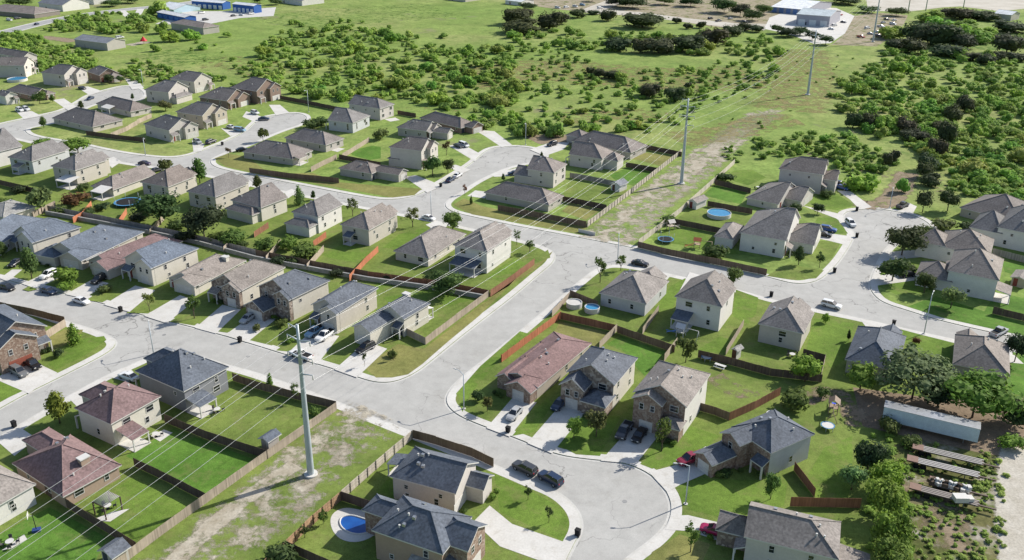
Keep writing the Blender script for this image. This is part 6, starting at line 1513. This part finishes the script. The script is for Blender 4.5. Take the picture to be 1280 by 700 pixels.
for i in range(9):
    p = G(1162 + i * 5.6, 611 + i * 1.4); mb = MB(); mb.box((0, 0, .35), (_scr.uniform(.6, 1.6), _scr.uniform(.5, 1.1), .6), rz=_scr.uniform(0, 3)); mb.box((.3, .2, .8), (_scr.uniform(.4, .9), _scr.uniform(.3, .7), .4), rz=_scr.uniform(0, 3))
    o = link('scrap_block', mb.mesh('scrap_block', MAT['trim' if i % 3 else 'bark']), loc=(p.x, p.y, 1.25)); tag(o, 'pale block of scrap lying on the short trailer in the weedy lot', 'scrap', 'scrap on the short trailer')
p = G(1202,641); p = G(1198,633); mb = MB(); mb.box((0, 0, .45), (2.2, 1.5, .9)); mb.box((1.6, .1, .3), (1, 1.2, .6)); o = link('scrap_block', mb.mesh('scrap_block', MAT['trim']), loc=(p.x, p.y, 1.25)); tag(o, 'large white block on the narrow rusty trailer', 'scrap')
# ---------------------------------------------------------------- far vehicles
ondrive(car('sedan', 'navy', 46, 31, 60, 27, 'dark car driving on the highway at the top left', 'far vehicles'))
for kind, col, x, y, lab in (('sedan','black',292,20.5,'black car at the edge of the blue storage yard'), ('sedan','white',302,19.5,'left of two white cars before the blue building gable'), ('suv','white',314,18,'right of two white cars before the blue building gable'), ('suv','black',257,25.5,'black car behind the nearest blue shed'), ('van','white',252,17,'white van between the blue storage buildings'),
    ('suv','black',22,24,'dark car beside the long brown roof beyond the highway'), ('van','white',12,26,'white van beside the long brown roof beyond the highway'), ('van','white',1043,32.5,'white van at the corner of the lilac grey workshop'), ('sedan','white',1039,37,'white car below the white van by the workshop'), ('pickup','red',1049,19,'red pickup behind the lilac grey workshop'), ('sedan','navy',1054,28.5,'navy car alone on the concrete yard of the workshop'),
    ('van','white',1084,36,'white van left of the farthest pole in the junk yard'), ('sedan','silver',1088,43,'silver car just below the junk yard white van'), ('sedan','white',1097,41,'white car right of the farthest pole base'), ('pickup','white',1101,34,'white pickup in the middle of the junk yard'), ('suv','black',1098,46,'black car nearest the junk yard track'), ('sedan','black',1108,25,'black car at the top of the junk yard'), ('van','white',1116,31,'white van at the right end of the junk yard'), ('sedan','white',1118,26,'white car behind the junk yard right end van'), ('pickup','red',1076,47,'red pickup at the lower left of the junk yard'), ('sedan','silver',1104,29,'silver car behind the junk yard white pickup'),
    ('van','white',697,10.5,'first white camper left of the pale track at the top edge'), ('van','white',708,10,'second white camper left of the pale track at the top edge'), ('van','white',719,9,'third white camper left of the pale track at the top edge'), ('van','ltblue',728,7,'pale blue camper left of the pale track at the top edge'), ('suv','black',761,4.5,'black car beside the pale track at the top edge'), ('van','white',750,11,'white van on the right of the pale track'), ('suv','black',888,24,'black car under the trees beside the upper gravel road'), ('pickup','dkgrey',898,27,'dark pickup on the upper gravel road'), ('sedan','silver',913,24,'silver car under the upper gravel road trees'), ('suv','black',931,28.5,'black car near the long warehouse gravel road'), ('van','white',150,48,'white van parked behind the grey long barn')):
    ondrive(car(kind, col, x, y, x + 8, y + (1.2 if len(lab) % 2 else -1.0), lab, 'far vehicles'))
# trees along the far edge
for x, y, w, t, c in ((25,8,30,-4,'dark'), (140,8,24,-2,'mid'), (160,4,26,-8,'dark'), (345,6,18,-2,'mid'), (325,4,20,-6,'dark'), (790,10,40,-6,'dark'), (770,8,30,-6,'deep'), (830,6,26,-6,'mid'), (863,8,30,-6,'dark'), (905,16,36,-4,'dark'), (925,20,26,2,'deep'), (940,26,26,10,'dark'), (955,18,24,4,'mid'), (1000,44,24,32,'dark'), (985,46,26,34,'deep'), (972,42,20,30,'dark'), (1015,50,20,38,'deep'), (1032,56,22,42,'dark'), (1060,6,30,-4,'dark'), (1050,4,40,-8,'deep'), (1085,16,26,6,'mid'), (1120,20,26,8,'dark'), (660,12,26,2,'dark'), (740,2,20,-8,'mid')):
    SHR_ = plant('oak' if w > 22 else 'round', c, x, y, t, w, 'tree standing along the far edge of the pasture', 'far_tree', 'tree', 'trees along the far edge')

# manhole covers
for x, y, t in ((781,626,'rusty manhole cover in the middle of the foreground bulb'), (205,418,'manhole cover on the main street at the crossing by the dark grey house'), (310,445,'manhole cover on the main street before the steel pole'), (600,488,'manhole cover where the connecting street meets the main street'), (672,389,'small cover at the side of the connecting street')):
    p = G(x, y); mb = MB(); mb.tube((0, 0, 0), (0, 0, .012), .42, n=18); mb.tube((0, 0, .012), (0, 0, .018), .3, n=18)
    o = link('manhole_cover', mb.mesh('manhole_cover', MAT['oldwall']), loc=(p.x, p.y, -KERB + .002)); tag(o, t, 'manhole cover', 'manhole covers')
# garden furniture
def garden_set(x, y, where, n=4, umb=None, rz=0):
    p = G(x, y); root = empty('garden_table', (p.x, p.y, .03), rz); tag(root, 'garden table ' + where, 'table', 'garden tables')
    mb = MB(); mb.tube((0, 0, .68), (0, 0, .73), .62, n=16); part('table_top', mb.mesh('table_top', MAT['trim']), root)
    mb = MB(); mb.tube((0, 0, 0), (0, 0, .7), .06, n=8); mb.tube((0, 0, 0), (0, 0, .05), .3, n=10); part('leg', mb.mesh('leg', MAT['rubber']), root)
    for k in range(n):
        a = rz + k * 6.2832 / n + .4; c = empty('garden_chair', (p.x + 1.05 * math.cos(a), p.y + 1.05 * math.sin(a), .03), a); tag(c, 'garden chair at the table ' + where, 'chair', 'garden chairs ' + where)
        mb = MB(); mb.box((0, 0, .43), (.5, .5, .06)); part('seat', mb.mesh('seat', MAT['plain']), c, color=(.09, .085, .08))
        mb = MB(); mb.box((.25, 0, .72), (.06, .5, .55)); part('backrest', mb.mesh('backrest', MAT['plain']), c, color=(.09, .085, .08))
        for sx in (-.2, .2):
            for sy in (-.2, .2): mb = MB(); mb.box((sx, sy, .2), (.05, .05, .4)); part('leg', mb.mesh('leg', MAT['rubber']), c)
garden_set(13, 681, 'behind the cream sided house')
garden_set(272, 515, 'by the dark grey house patio', 3)
garden_set(990, 446, 'behind the beige house')
garden_set(135, 636, 'under the weathered pergola', 3)
garden_set(195, 546, 'behind the maroon two-storey house', 2)
garden_set(947, 236, 'on the bare corner of the right hand close yard', 2)
# clipped shrubs along house fronts
def front_shrubs(id, spots, where):
    root, w, d, ze = HOUSES[id]; ca, sa = math.cos(root.rotation_euler.z), math.sin(root.rotation_euler.z)
    for t, dy in spots:
        x, y = -w / 2 + t * w, -d / 2 - dy; r = empty('shrub', (root.location.x + x * ca - y * sa, root.location.y + x * sa + y * ca, 0), _tr.uniform(0, 6.28)); tag(r, 'small shrub along the front wall of the ' + where, 'shrub', 'front wall shrubs of the ' + where)
        pr = PROTO['bush'][_tr.randrange(3)]; s_ = _tr.uniform(.9, 1.5); o = part('crown', pr[0], r, color=LEAF[_tr.choice(['mid', 'dark', 'bright'])]); o.scale = (s_, s_, s_)
for id, spots, where in (('r1', ((.1, 3.2), (.2, 3.2), (.3, 3.4)), 'long maroon roofed house'), ('r2', ((.62, 5), (.72, 5), (.82, 5), (.95, 5)), 'mixed stone gable house'), ('r3', ((.7, 3.6), (.82, 3.6), (.94, 3.6)), 'taupe bay window house'), ('r4', ((.46, 6), (.46, 7.2), (.46, 4.8), (.6, 3), (.9, 1)), 'diagonal slate roofed house'),
        ('r5', ((.2, 5.5), (.35, 5.5), (.5, 5.5)), 'bottom right house'), ('38', ((.62, 2.2), (.75, 2.4), (.9, 2.4)), 'silver car house'), ('37', ((.1, 1), (.2, 1), (.35, 1)), 'brick gabled taupe house'), ('40', ((.75, 1.4), (.9, 1.4)), 'garage tower house'), ('39', ((.1, 1), (.25, 1)), 'two pickups house'),
        ('c3', ((.08, 1.2), (.2, 1.2), (.3, 3)), 'white house with the long garage wing'), ('b1', ((.15, 1), (.75, 4), (.95, 4)), 'slate house beside the main street fence'), ('33', ((.1, 3.2), (.3, 3.2)), 'wide blue roofed house'), ('w1', ((.85, 1), (.95, 1.2)), 'brick house with the red garage door')):
    front_shrubs(id, spots, where)
# ---------------------------------------------------------------- light
SUN_EL, SUN_AZ = 34.0, 30.5         # azimuth measured from +x towards +y
w = bpy.data.worlds.new('World'); scene.world = w; w.use_nodes = True
nt = w.node_tree; bg = nt.nodes['Background']
sky = nt.nodes.new('ShaderNodeTexSky'); sky.sky_type = 'NISHITA'; sky.sun_disc = False
sky.sun_elevation = R(SUN_EL); sky.sun_rotation = R(90 - SUN_AZ)
sky.air_density = 1.0; sky.dust_density = 1.2; sky.ozone_density = 1.0
nt.links.new(sky.outputs['Color'], bg.inputs['Color']); bg.inputs['Strength'].default_value = .108
sl = bpy.data.lights.new('sun', 'SUN'); sl.energy = 4.6; sl.angle = R(.53); sl.color = (1, .95, .87)
so = bpy.data.objects.new('sun', sl); COL.objects.link(so)
d = Vector((math.cos(R(SUN_EL)) * math.cos(R(SUN_AZ)), math.cos(R(SUN_EL)) * math.sin(R(SUN_AZ)), math.sin(R(SUN_EL))))
so.rotation_euler = d.to_track_quat('Z', 'Y').to_euler(); so.location = (0, 300, 300)
scene.view_settings.view_transform = 'Standard'; scene.view_settings.look = 'None'
scene.view_settings.exposure = 0.52; scene.view_settings.gamma = 1.0
scene.render.engine = 'CYCLES'
scene.cycles.max_bounces = 5; scene.cycles.diffuse_bounces = 2; scene.cycles.glossy_bounces = 2; scene.cycles.transmission_bounces = 2
